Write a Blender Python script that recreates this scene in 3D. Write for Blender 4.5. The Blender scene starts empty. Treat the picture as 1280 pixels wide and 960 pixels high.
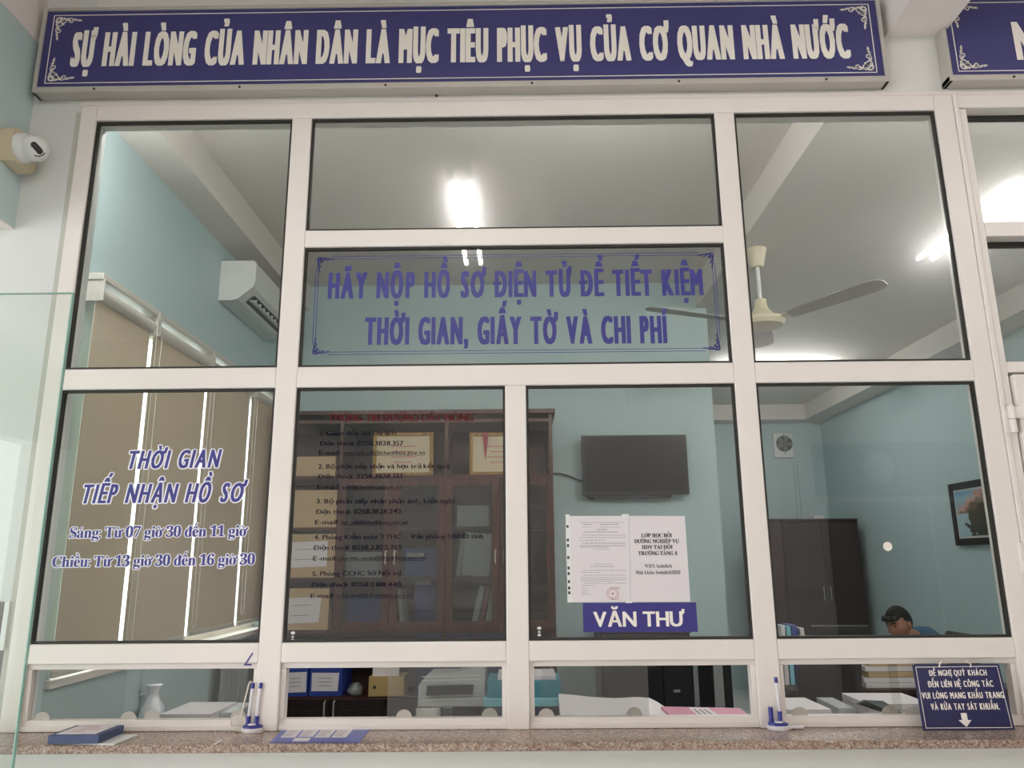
import bpy, bmesh, math, random, unicodedata
from mathutils import Vector, Matrix
random.seed(7)
SC = bpy.context.scene
COL = SC.collection
PI = math.pi

# ------------------------------------------------------------------ camera
FPX = 961.0
CAM = Vector((0.0, -2.2, 1.55))
_p, _y, _r = [math.radians(a) for a in (13.114, -0.484, -0.465)]
FW = Vector((math.sin(_y) * math.cos(_p), math.cos(_y) * math.cos(_p), math.sin(_p)))
_r0 = Vector((math.cos(_y), -math.sin(_y), 0))
_u0 = _r0.cross(FW)
RT = math.cos(_r) * _r0 + math.sin(_r) * _u0
UP = -math.sin(_r) * _r0 + math.cos(_r) * _u0
cam_data = bpy.data.cameras.new('camera')
cam_data.sensor_width = 36.0
cam_data.lens = FPX / 1280.0 * 36.0
cam_data.clip_start = 0.02
cam = bpy.data.objects.new('camera', cam_data)
COL.objects.link(cam)
m3 = Matrix((RT, UP, -FW)).transposed()
cam.matrix_world = Matrix.Translation(CAM) @ m3.to_4x4()
SC.camera = cam

# ------------------------------------------------------------------ light levels
EXPOSURE = 0.3
SKY_STRENGTH = 4.0
HALL_TUBE = 36.0
OFFICE_FILL = 66.0
SC.view_settings.view_transform = 'Standard'
SC.view_settings.look = 'None'
SC.view_settings.gamma = 1.0
SC.view_settings.exposure = EXPOSURE
SC.view_settings.use_curve_mapping = False
SC.cycles.use_denoising = True
SC.cycles.max_bounces = 10
SC.cycles.diffuse_bounces = 5
SC.cycles.glossy_bounces = 4
SC.cycles.transparent_max_bounces = 32
SC.cycles.sample_clamp_indirect = 6.0
SC.cycles.caustics_reflective = False
SC.cycles.caustics_refractive = False

world = bpy.data.worlds.new('world')
SC.world = world
world.use_nodes = True
bg = world.node_tree.nodes['Background']
bg.inputs[0].default_value = (0.93, 0.97, 1.0, 1)
bg.inputs[1].default_value = SKY_STRENGTH


def ray(px, py):
    return FW + RT * ((px - 640) / FPX) + UP * ((480 - py) / FPX)


def P(px, py, Y):
    d = ray(px, py)
    return CAM + d * ((Y - CAM.y) / d.y)


def PX(px, py, X):
    d = ray(px, py)
    return CAM + d * ((X - CAM.x) / d.x)


def PZ(px, py, Z):
    d = ray(px, py)
    return CAM + d * ((Z - CAM.z) / d.z)


# ------------------------------------------------------------------ materials
def lin(c):
    return c / 12.92 if c <= 0.04045 else ((c + 0.055) / 1.055) ** 2.4


def hexc(h):
    return tuple(lin(int(h[i:i + 2], 16) / 255.0) for i in (0, 2, 4)) + (1.0,)


def mat(name, h, rough=0.55, metal=0.0, noise=0.0, nscale=6.0, bump=0.0, bscale=60.0, spec=0.5, emit=None, strength=0.0, coat=0.0):
    m = bpy.data.materials.new(name)
    m.use_nodes = True
    nt = m.node_tree
    b = nt.nodes['Principled BSDF']
    c = hexc(h)
    b.inputs['Base Color'].default_value = c
    b.inputs['Roughness'].default_value = rough
    b.inputs['Metallic'].default_value = metal
    b.inputs['Specular IOR Level'].default_value = spec
    if coat:
        b.inputs['Coat Weight'].default_value = coat
        b.inputs['Coat Roughness'].default_value = 0.1
    if emit:
        b.inputs['Emission Color'].default_value = hexc(emit)
        b.inputs['Emission Strength'].default_value = strength
    tc = nt.nodes.new('ShaderNodeTexCoord')
    if noise:
        n = nt.nodes.new('ShaderNodeTexNoise')
        n.inputs['Scale'].default_value = nscale
        n.inputs['Detail'].default_value = 5
        nt.links.new(tc.outputs['Object'], n.inputs['Vector'])
        mx = nt.nodes.new('ShaderNodeMix')
        mx.data_type = 'RGBA'
        mx.inputs[6].default_value = tuple(max(0, v * (1 - noise)) for v in c[:3]) + (1,)
        mx.inputs[7].default_value = tuple(min(1, v * (1 + noise)) for v in c[:3]) + (1,)
        nt.links.new(n.outputs['Fac'], mx.inputs[0])
        nt.links.new(mx.outputs[2], b.inputs['Base Color'])
    if bump:
        n2 = nt.nodes.new('ShaderNodeTexNoise')
        n2.inputs['Scale'].default_value = bscale
        n2.inputs['Detail'].default_value = 3
        nt.links.new(tc.outputs['Object'], n2.inputs['Vector'])
        bp = nt.nodes.new('ShaderNodeBump')
        bp.inputs['Strength'].default_value = bump
        bp.inputs['Distance'].default_value = 0.002
        nt.links.new(n2.outputs['Fac'], bp.inputs['Height'])
        nt.links.new(bp.outputs['Normal'], b.inputs['Normal'])
    return m


def wood_mat(name, h1, h2, rough=0.35):
    m = mat(name, h1, rough, spec=0.3)
    nt = m.node_tree
    b = nt.nodes['Principled BSDF']
    tc = nt.nodes.new('ShaderNodeTexCoord')
    mp = nt.nodes.new('ShaderNodeMapping')
    mp.inputs['Scale'].default_value = (14, 14, 1.3)
    n = nt.nodes.new('ShaderNodeTexNoise')
    n.inputs['Scale'].default_value = 3.0
    n.inputs['Detail'].default_value = 6
    n.inputs['Distortion'].default_value = 0.6
    r = nt.nodes.new('ShaderNodeValToRGB')
    r.color_ramp.elements[0].position = 0.3
    r.color_ramp.elements[0].color = hexc(h1)
    r.color_ramp.elements[1].position = 0.72
    r.color_ramp.elements[1].color = hexc(h2)
    nt.links.new(tc.outputs['Object'], mp.inputs['Vector'])
    nt.links.new(mp.outputs['Vector'], n.inputs['Vector'])
    nt.links.new(n.outputs['Fac'], r.inputs['Fac'])
    nt.links.new(r.outputs['Color'], b.inputs['Base Color'])
    return m


def granite_mat(name):
    m = mat(name, '8f7a6c', 0.22)
    nt = m.node_tree
    b = nt.nodes['Principled BSDF']
    tc = nt.nodes.new('ShaderNodeTexCoord')
    v = nt.nodes.new('ShaderNodeTexVoronoi')
    v.inputs['Scale'].default_value = 260
    n = nt.nodes.new('ShaderNodeTexNoise')
    n.inputs['Scale'].default_value = 60
    n.inputs['Detail'].default_value = 4
    r = nt.nodes.new('ShaderNodeValToRGB')
    e = r.color_ramp.elements
    e[0].position = 0.15
    e[0].color = hexc('5a463c')
    e[1].position = 0.9
    e[1].color = hexc('cfc2b3')
    for p_, c_ in ((0.4, '8c7264'), (0.6, '9c8b7e'), (0.75, 'b0a193')):
        q = e.new(p_)
        q.color = hexc(c_)
    mx = nt.nodes.new('ShaderNodeMix')
    mx.data_type = 'FLOAT'
    mx.inputs[0].default_value = 0.45
    sep = nt.nodes.new('ShaderNodeSeparateColor')
    nt.links.new(tc.outputs['Object'], v.inputs['Vector'])
    nt.links.new(tc.outputs['Object'], n.inputs['Vector'])
    nt.links.new(v.outputs['Color'], sep.inputs['Color'])
    nt.links.new(sep.outputs[0], mx.inputs[2])
    nt.links.new(n.outputs['Fac'], mx.inputs[3])
    nt.links.new(mx.outputs[0], r.inputs['Fac'])
    nt.links.new(r.outputs['Color'], b.inputs['Base Color'])
    return m


def glass_mat(name, tint='f0f3f2', dust=0.005, haze=0.012, haze_rough=0.16, refl=1.35, patchy=0.0):
    """clear glazing: tinted see-through, mirror reflection by Fresnel, a film of dust"""
    m = bpy.data.materials.new(name)
    m.use_nodes = True
    nt = m.node_tree
    nt.nodes.clear()
    N = nt.nodes.new
    L = nt.links.new
    out = N('ShaderNodeOutputMaterial')
    tr = N('ShaderNodeBsdfTransparent')
    tr.inputs[0].default_value = hexc(tint)
    gl = N('ShaderNodeBsdfGlossy')
    gl.inputs['Roughness'].default_value = 0.0
    gl2 = N('ShaderNodeBsdfGlossy')
    gl2.inputs['Roughness'].default_value = haze_rough
    df = N('ShaderNodeBsdfDiffuse')
    df.inputs[0].default_value = (0.75, 0.75, 0.74, 1)
    fr = N('ShaderNodeFresnel')
    fr.inputs['IOR'].default_value = 1.5
    mul = N('ShaderNodeMath')
    mul.operation = 'MULTIPLY'
    mul.inputs[1].default_value = refl
    mul.use_clamp = True
    L(fr.outputs[0], mul.inputs[0])
    geo = N('ShaderNodeNewGeometry')
    inv = N('ShaderNodeMath')
    inv.operation = 'SUBTRACT'
    inv.inputs[0].default_value = 1.0
    L(geo.outputs['Backfacing'], inv.inputs[1])
    mul2 = N('ShaderNodeMath')
    mul2.operation = 'MULTIPLY'
    L(mul.outputs[0], mul2.inputs[0])
    L(inv.outputs[0], mul2.inputs[1])
    a = N('ShaderNodeMixShader')
    L(mul2.outputs[0], a.inputs[0])
    L(tr.outputs[0], a.inputs[1])
    L(gl.outputs[0], a.inputs[2])
    # dust film
    tc = N('ShaderNodeTexCoord')
    n = N('ShaderNodeTexNoise')
    n.inputs['Scale'].default_value = 3.0
    n.inputs['Detail'].default_value = 7
    n.inputs['Roughness'].default_value = 0.65
    L(tc.outputs['Object'], n.inputs['Vector'])
    mr = N('ShaderNodeMapRange')
    mr.inputs['From Min'].default_value = 0.3
    mr.inputs['From Max'].default_value = 0.7
    mr.inputs['To Min'].default_value = 1.0 - patchy
    mr.inputs['To Max'].default_value = 1.0 + patchy
    L(n.outputs['Fac'], mr.inputs['Value'])

    def scaled(v):
        k = N('ShaderNodeMath')
        k.operation = 'MULTIPLY'
        k.inputs[1].default_value = v
        L(mr.outputs[0], k.inputs[0])
        k2 = N('ShaderNodeMath')
        k2.operation = 'MULTIPLY'
        L(k.outputs[0], k2.inputs[0])
        L(inv.outputs[0], k2.inputs[1])
        return k2
    b = N('ShaderNodeMixShader')
    L(scaled(haze).outputs[0], b.inputs[0])
    L(a.outputs[0], b.inputs[1])
    L(gl2.outputs[0], b.inputs[2])
    c = N('ShaderNodeMixShader')
    L(scaled(dust).outputs[0], c.inputs[0])
    L(b.outputs[0], c.inputs[1])
    L(df.outputs[0], c.inputs[2])
    L(c.outputs[0], out.inputs[0])
    return m


def emit_mat(name, h, strength):
    m = bpy.data.materials.new(name)
    m.use_nodes = True
    nt = m.node_tree
    nt.nodes.clear()
    o = nt.nodes.new('ShaderNodeOutputMaterial')
    e = nt.nodes.new('ShaderNodeEmission')
    e.inputs[0].default_value = hexc(h)
    e.inputs[1].default_value = strength
    nt.links.new(e.outputs[0], o.inputs[0])
    return m


def blind_mat(name, h):
    m = bpy.data.materials.new(name)
    m.use_nodes = True
    nt = m.node_tree
    nt.nodes.clear()
    N = nt.nodes.new
    L = nt.links.new
    o = N('ShaderNodeOutputMaterial')
    d = N('ShaderNodeBsdfDiffuse')
    t = N('ShaderNodeBsdfTranslucent')
    d.inputs[0].default_value = hexc(h)
    t.inputs[0].default_value = hexc('c9ad86')
    tc = N('ShaderNodeTexCoord')
    n = N('ShaderNodeTexNoise')
    n.inputs['Scale'].default_value = 2.0
    n.inputs['Detail'].default_value = 3
    L(tc.outputs['Object'], n.inputs['Vector'])
    mr = N('ShaderNodeMapRange')
    mr.inputs['To Min'].default_value = 0.10
    mr.inputs['To Max'].default_value = 0.17
    L(n.outputs['Fac'], mr.inputs['Value'])
    mx = N('ShaderNodeMixShader')
    L(mr.outputs[0], mx.inputs[0])
    L(d.outputs[0], mx.inputs[1])
    L(t.outputs[0], mx.inputs[2])
    L(mx.outputs[0], o.inputs[0])
    return m


def picture_mat(name):
    """rocky headland, surf and an evening sky"""
    m = mat(name, '556677', 0.35)
    nt = m.node_tree
    N = nt.nodes.new
    L = nt.links.new
    b = nt.nodes['Principled BSDF']
    tc = N('ShaderNodeTexCoord')
    sep = N('ShaderNodeSeparateXYZ')
    L(tc.outputs['Generated'], sep.inputs[0])
    n = N('ShaderNodeTexNoise')
    n.inputs['Scale'].default_value = 8
    n.inputs['Detail'].default_value = 9
    L(tc.outputs['Generated'], n.inputs['Vector'])
    # the far end of the picture has low Y, height is Z
    s1 = N('ShaderNodeMath')
    s1.operation = 'MULTIPLY_ADD'
    L(sep.outputs[1], s1.inputs[0])
    s1.inputs[1].default_value = 0.75
    L(sep.outputs[2], s1.inputs[2])
    s2 = N('ShaderNodeMath')
    s2.operation = 'MULTIPLY_ADD'
    L(n.outputs['Fac'], s2.inputs[0])
    s2.inputs[1].default_value = 0.5
    L(s1.outputs[0], s2.inputs[2])
    r = N('ShaderNodeValToRGB')
    e = r.color_ramp.elements
    e[0].position = 0.0
    e[0].color = hexc('2c2f2c')
    e[1].position = 1.0
    e[1].color = hexc('3f86b8')
    for p_, c_ in ((0.34, '32332b'), (0.56, '4c4537'), (0.62, '7d675a'), (0.66, 'c99483'), (0.72, '8faab8')):
        q = e.new(p_)
        q.color = hexc(c_)
    dv = N('ShaderNodeMath')
    dv.operation = 'MULTIPLY'
    dv.inputs[1].default_value = 0.44
    L(s2.outputs[0], dv.inputs[0])
    L(dv.outputs[0], r.inputs['Fac'])
    # surf along the foot of the rock on the far side
    w1 = N('ShaderNodeMath')
    w1.operation = 'MULTIPLY_ADD'
    L(n.outputs['Fac'], w1.inputs[0])
    w1.inputs[1].default_value = 0.9
    L(sep.outputs[1], w1.inputs[2])
    w2 = N('ShaderNodeMath')
    w2.operation = 'GREATER_THAN'
    w2.inputs[1].default_value = 1.2
    L(w1.outputs[0], w2.inputs[0])
    w3 = N('ShaderNodeMath')
    w3.operation = 'LESS_THAN'
    w3.inputs[1].default_value = 0.5
    L(sep.outputs[2], w3.inputs[0])
    w4 = N('ShaderNodeMath')
    w4.operation = 'MULTIPLY'
    L(w2.outputs[0], w4.inputs[0])
    L(w3.outputs[0], w4.inputs[1])
    mx = N('ShaderNodeMix')
    mx.data_type = 'RGBA'
    L(w4.outputs[0], mx.inputs[0])
    L(r.outputs['Color'], mx.inputs[6])
    mx.inputs[7].default_value = hexc('a9c0c9')
    L(mx.outputs[2], b.inputs['Base Color'])
    return m


M = dict(
    alu=mat('white_aluminium', 'e6dfd9', 0.38, noise=0.03, nscale=3),
    gasket=mat('black_gasket', '26231f', 0.6),
    wall_white=mat('white_wall_paint', 'e6deda', 0.75, noise=0.025, nscale=1.2, bump=0.08),
    wall_teal=mat('pale_teal_wall_paint', 'bccccb', 0.75, noise=0.03, nscale=1.0, bump=0.08),
    wall_front_left=mat('off_white_wall_paint', 'd6d8d5', 0.75, noise=0.025, nscale=1.0, bump=0.08),
    office_teal=mat('teal_office_wall_paint', 'b5c8ca', 0.75, noise=0.03, nscale=0.8, bump=0.05),
    ceiling=mat('ceiling_paint', 'dbd5cf', 0.8, noise=0.03, nscale=0.8),
    floor=mat('floor_tile', 'd2d2cf', 0.25, noise=0.04, nscale=1.5),
    granite=granite_mat('speckled_granite'),
    glass=glass_mat('glazing'),
    glass_dirty=glass_mat('hazy_glazing', dust=0.03, haze=0.13, haze_rough=0.15, refl=1.8, patchy=0.35),
    glass_hatch=glass_mat('hatch_glazing', tint='f6f7f6', dust=0.004, haze=0.006),
    glass_screen=glass_mat('frameless_glass', tint='f8fbf9', dust=0.006, haze=0.01),
    glass_case=glass_mat('bookcase_glass', tint='d9dedd', dust=0.0, haze=0.01),
    glass_edge=mat('green_glass_edge', '8fb5a8', 0.15),
    finger=mat('frosted_finger_pull', 'b8b2aa', 0.5),
    navy=mat('navy_sign_vinyl', '38376f', 0.42, noise=0.05, nscale=4),
    navy_dark=mat('dark_navy_board', '1f2050', 0.3),
    navy_label=mat('violet_navy_label', '34307a', 0.35),
    cream=mat('cream_lettering', 'f0eae0', 0.5),
    ink=mat('blue_vinyl_lettering', '33327f', 0.45),
    ink_dark=mat('dark_violet_lettering', '100d1f', 0.7, spec=0.1),
    ink_red=mat('dark_red_lettering', '4e1518', 0.7, spec=0.1),
    white_outline=mat('white_vinyl_outline', 'e9e6ee', 0.5),
    sign_frame=mat('dull_aluminium_edge', 'bdb8b1', 0.4, metal=0.25, noise=0.08, nscale=9),
    dirt=mat('dark_insect_nest', '4b443c', 0.9),
    black=mat('black_plastic', '17181a', 0.4),
    screen=mat('dark_tv_screen', '121618', 0.3, spec=0.25),
    white_plastic=mat('white_plastic', 'dedfdc', 0.35),
    cream_plastic=mat('aged_cream_plastic', 'cfc4a6', 0.4),
    blade=mat('grey_fan_blade', '938d87', 0.4, noise=0.05),
    cam_box=mat('beige_box', 'cdbfa2', 0.5, noise=0.06, nscale=14),
    lens=mat('dark_lens', '2d2426', 0.1),
    blind=blind_mat('beige_blind_fabric', 'cfc0aa'),
    rail=mat('white_rail', 'cfc9c0', 0.4),
    chain=mat('white_bead_chain', 'dedbd2', 0.4),
    wood=wood_mat('dark_red_brown_wood', '341a14', '56302a'),
    wood_dark=wood_mat('near_black_brown_wood', '181112', '241a19', 0.5),
    wood_brown=wood_mat('brown_cabinet_wood', '2b201f', '40302d', 0.3),
    wood_desk=wood_mat('dark_desk_wood', '2a1c18', '422d27', 0.35),
    shelf_back=mat('dark_case_back', '3a2420', 0.6),
    handle=mat('brushed_steel_handle', 'c4c0b8', 0.35, metal=0.6),
    chrome=mat('chrome', 'c9c9c6', 0.2, metal=1.0),
    gold=wood_mat('gilt_frame', '7a5b25', 'a98443', 0.35),
    frame_black=mat('black_frame', '1f1d1e', 0.35),
    paper=mat('white_paper', 'dcd6d9', 0.6, noise=0.02),
    paper_cream=mat('certificate_paper', 'cbbba0', 0.6, noise=0.08, nscale=12),
    paper_print=mat('grey_print', '8c868a', 0.6),
    ink_black=mat('black_print', '3a343a', 0.6),
    stamp=mat('red_stamp_ink', 'b96a74', 0.6),
    carton=mat('brown_cardboard', 'a8905f', 0.7, noise=0.06),
    carton_light=mat('light_cardboard', 'b39a78', 0.7, noise=0.06),
    blue_box=mat('blue_file_board', '233a86', 0.45),
    blue_binder=mat('blue_binder', '2c4aa0', 0.4),
    teal_box=mat('teal_board', '1f7f93', 0.4),
    light_blue=mat('light_blue_board', '7cc0d0', 0.45),
    navy_binder=mat('navy_binder', '1c2346', 0.4),
    pink=mat('pink_patterned_cover', 'c98aa0', 0.45, noise=0.12, nscale=60),
    plastic_bag=mat('cloudy_plastic_wrap', 'b9bcbe', 0.25, noise=0.12, nscale=22),
    grey_dark=mat('dark_grey_plastic', '3a3d3f', 0.4),
    grey_metal=mat('grey_sheet_metal', '7d8282', 0.45),
    brown_panel=mat('smoked_glass_panel', '57514b', 0.4),
    tissue=mat('tissue_paper', 'd8d6d2', 0.8),
    porcelain=mat('white_porcelain', 'd9dde2', 0.15, coat=0.6),
    tray_navy=mat('navy_tray_board', '39466b', 0.5),
    leaflet=mat('violet_blue_leaflet', '5a62a8', 0.35),
    pen_blue=mat('blue_pen_plastic', '2b2f86', 0.3),
    pen_white=mat('white_pen_plastic', 'e3dfe4', 0.3),
    cord=mat('white_cord', 'ddd3c8', 0.5),
    tape=mat('white_tape', 'd9d2c8', 0.5),
    skin=mat('skin', 'a07058', 0.5),
    hair=mat('black_hair', '0b0b0d', 0.6, spec=0.25, bump=0.4, bscale=200),
    shirt=mat('teal_blue_shirt', '2c5570', 0.8),
    trousers=mat('dark_trousers', '22242c', 0.8),
    chair_black=mat('black_chair_fabric', '1b1c1e', 0.7),
    tube=emit_mat('lit_tube', 'fffaf6', HALL_TUBE),
    fill_tube=emit_mat('office_fill_tube', 'fffaf6', OFFICE_FILL),  # glow of the added, unseen office fill tubes
    lamp_body=mat('white_lamp_body', 'd8d4ce', 0.4),
    vent_dark=mat('vent_dark', '2b2f31', 0.6),
    grille=mat('grey_grille', '6f7776', 0.5),
    picture=picture_mat('seascape_print'),
    white_mount=mat('white_picture_mount', 'cfcfcb', 0.6),
    red_ribbon=mat('red_ribbon', '8c2f35', 0.6),
    door_dark=wood_mat('dark_hall_door', '4a3a30', '5c4a3e', 0.4),
    plinth=mat('white_plinth_paint', 'dfdfda', 0.6, noise=0.03, nscale=2, bump=0.05),
    grey_strip=mat('greenish_grey_strip', 'b9b8ae', 0.7, noise=0.08),
)


# ------------------------------------------------------------------ mesh builder
class MB:
    def __init__(self):
        self.bm = bmesh.new()
        self.mi = 0

    def _f(self, vs):
        try:
            f = self.bm.faces.new(vs)
            f.material_index = self.mi
            return f
        except ValueError:
            return None

    def box(self, x0, x1, y0, y1, z0, z1, bev=0.0, seg=2, T=None):
        c = [(x0, y0, z0), (x1, y0, z0), (x1, y1, z0), (x0, y1, z0), (x0, y0, z1), (x1, y0, z1), (x1, y1, z1), (x0, y1, z1)]
        v = [self.bm.verts.new(T @ Vector(p) if T else p) for p in c]
        fs = [self._f([v[i] for i in q]) for q in ((0, 3, 2, 1), (4, 5, 6, 7), (0, 1, 5, 4), (1, 2, 6, 5), (2, 3, 7, 6), (3, 0, 4, 7))]
        if bev:
            es = list({e for f in fs for e in f.edges})
            r = bmesh.ops.bevel(self.bm, geom=es, offset=bev, segments=seg, affect='EDGES', profile=0.5)
            for f in r['faces']:
                f.material_index = self.mi
        return self

    def hexa(self, bottom, top):
        v = [self.bm.verts.new(p) for p in list(bottom) + list(top)]
        for q in ((0, 3, 2, 1), (4, 5, 6, 7), (0, 1, 5, 4), (1, 2, 6, 5), (2, 3, 7, 6), (3, 0, 4, 7)):
            self._f([v[i] for i in q])
        return self

    def prism(self, pts, axis, a, b, T=None):
        """polygon given in the two other axes (cyclic order), swept along axis from a to b"""
        def mk(u, w, t):
            p = {'x': (t, u, w), 'y': (u, t, w), 'z': (u, w, t)}[axis]
            return T @ Vector(p) if T else p
        A = [self.bm.verts.new(mk(u, w, a)) for u, w in pts]
        B = [self.bm.verts.new(mk(u, w, b)) for u, w in pts]
        self._f(A)
        self._f(list(reversed(B)))
        n = len(pts)
        for i in range(n):
            self._f([A[i], B[i], B[(i + 1) % n], A[(i + 1) % n]])
        return self

    def quad(self, *pts):
        self._f([self.bm.verts.new(p) for p in pts])
        return self

    def tube(self, path, r, n=8, caps=True):
        path = [Vector(p) for p in path]
        rs = r if isinstance(r, (list, tuple)) else [r] * len(path)
        rings = []
        prev = None
        for i, p in enumerate(path):
            t = (path[min(i + 1, len(path) - 1)] - path[max(i - 1, 0)]).normalized()
            if prev is None:
                a = Vector((0, 0, 1)) if abs(t.z) < 0.9 else Vector((1, 0, 0))
                u = t.cross(a).normalized()
            else:
                u = (prev - t * prev.dot(t)).normalized()
            prev = u
            w = t.cross(u)
            rings.append([self.bm.verts.new(p + (u * math.cos(2 * PI * k / n) + w * math.sin(2 * PI * k / n)) * rs[i]) for k in range(n)])
        for i in range(len(rings) - 1):
            for k in range(n):
                self._f([rings[i][k], rings[i][(k + 1) % n], rings[i + 1][(k + 1) % n], rings[i + 1][k]])
        if caps:
            self._f(list(reversed(rings[0])))
            self._f(rings[-1])
        return self

    def lathe(self, prof, c, n=24, T=None):
        """prof: (radius, height) from bottom to top, about the vertical through c"""
        c = Vector(c)
        rings = []
        for r, z in prof:
            ring = []
            for k in range(n):
                p = Vector((r * math.cos(2 * PI * k / n), r * math.sin(2 * PI * k / n), z))
                p = (T @ p) if T else p
                ring.append(self.bm.verts.new(c + p))
            rings.append(ring)
        for i in range(len(rings) - 1):
            for k in range(n):
                self._f([rings[i][k], rings[i][(k + 1) % n], rings[i + 1][(k + 1) % n], rings[i + 1][k]])
        self._f(list(reversed(rings[0])))
        self._f(rings[-1])
        return self

    def ball(self, c, r, n=16, T=None):
        r = r if isinstance(r, (tuple, list)) else (r, r, r)
        res = bmesh.ops.create_uvsphere(self.bm, u_segments=n, v_segments=max(6, n // 2), radius=1.0)
        for v in res['verts']:
            q = Vector((v.co.x * r[0], v.co.y * r[1], v.co.z * r[2]))
            if T:
                q = T @ q
            v.co = Vector(c) + q
        for f in {f for v in res['verts'] for f in v.link_faces}:
            f.material_index = self.mi
            f.smooth = True
        return self

    def flat(self, geo, fn):
        vs, fs = geo
        V = [self.bm.verts.new(fn(x, z)) for x, z in vs]
        for f in fs:
            self._f([V[i] for i in f])
        return self

    def build(self, name, mats, parent=None, origin=None, smooth=False, recalc=True, sharp=35):
        if recalc:
            bmesh.ops.recalc_face_normals(self.bm, faces=self.bm.faces[:])
        off = Vector(parent['_o']) if parent is not None and '_o' in parent.keys() else (Vector(origin) if origin is not None else Vector((0, 0, 0)))
        for v in self.bm.verts:
            v.co -= off
        me = bpy.data.meshes.new(name)
        if smooth:
            for f in self.bm.faces:
                f.smooth = True
            for e in self.bm.edges:
                if len(e.link_faces) == 2 and e.calc_face_angle(0) > math.radians(sharp):
                    e.smooth = False
        self.bm.to_mesh(me)
        self.bm.free()
        for mt in (mats if isinstance(mats, (list, tuple)) else [mats]):
            me.materials.append(mt)
        o = bpy.data.objects.new(name, me)
        COL.objects.link(o)
        if parent is not None:
            o.parent = parent
            o['_o'] = tuple(off)
        elif origin is not None:
            o.location = origin
            o['_o'] = tuple(off)
        else:
            o['_o'] = (0.0, 0.0, 0.0)
        return o


def tag(o, label, cat, group=None):
    o['label'] = label
    o['category'] = cat
    if group:
        o['group'] = group
    return o


def thing(name, loc, label, cat, group=None):
    o = bpy.data.objects.new(name, None)
    o.empty_display_size = 0.05
    COL.objects.link(o)
    o.location = loc
    o['_o'] = tuple(loc)
    return tag(o, label, cat, group)


def struct_root(name, loc):
    o = bpy.data.objects.new(name, None)
    COL.objects.link(o)
    o.location = loc
    o['_o'] = tuple(loc)
    o['kind'] = 'structure'
    return o


def struct(mb, name, mats, smooth=False):
    o = mb.build(name, mats, smooth=smooth)
    o['kind'] = 'structure'
    return o


def copy_tree(o, loc, parent=None):
    c = o.copy()
    COL.objects.link(c)
    if parent is None:
        c.location = loc
    else:
        c.parent = parent
    for ch in list(o.children):
        copy_tree(ch, None, c)
    return c


# ------------------------------------------------------------------ lettering
_tc = {}


def text_raw(s, off=0.0, wide=0.0):
    key = (s, off, wide)
    if key in _tc:
        return _tc[key]
    cu = bpy.data.curves.new('lettering', 'FONT')
    cu.body = s
    cu.size = 1.0
    cu.offset = off
    cu.space_word = 1.0 + 0.5 * wide
    cu.space_character = 1.0 + 0.05 * wide
    cu.fill_mode = 'FRONT'
    cu.resolution_u = 3
    ob = bpy.data.objects.new('lettering', cu)
    COL.objects.link(ob)
    dg = bpy.context.evaluated_depsgraph_get()
    dg.update()
    me = bpy.data.meshes.new_from_object(ob.evaluated_get(dg))
    vs = [(v.co.x, v.co.y) for v in me.vertices]
    fs = [tuple(p.vertices) for p in me.polygons]
    bpy.data.objects.remove(ob)
    bpy.data.curves.remove(cu)
    bpy.data.meshes.remove(me)
    _tc[key] = (vs, fs)
    return vs, fs


CAP = max(y for x, y in text_raw('H')[0])
SER = max(y for x, y in text_raw(chr(0x1D407))[0])      # serif bold H


def serif_char(c):
    if 'A' <= c <= 'Z':
        return chr(0x1D400 + ord(c) - 65)
    if 'a' <= c <= 'z':
        return chr(0x1D41A + ord(c) - 97)
    if '0' <= c <= '9':
        return chr(0x1D7CE + ord(c) - 48)
    return c


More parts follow.
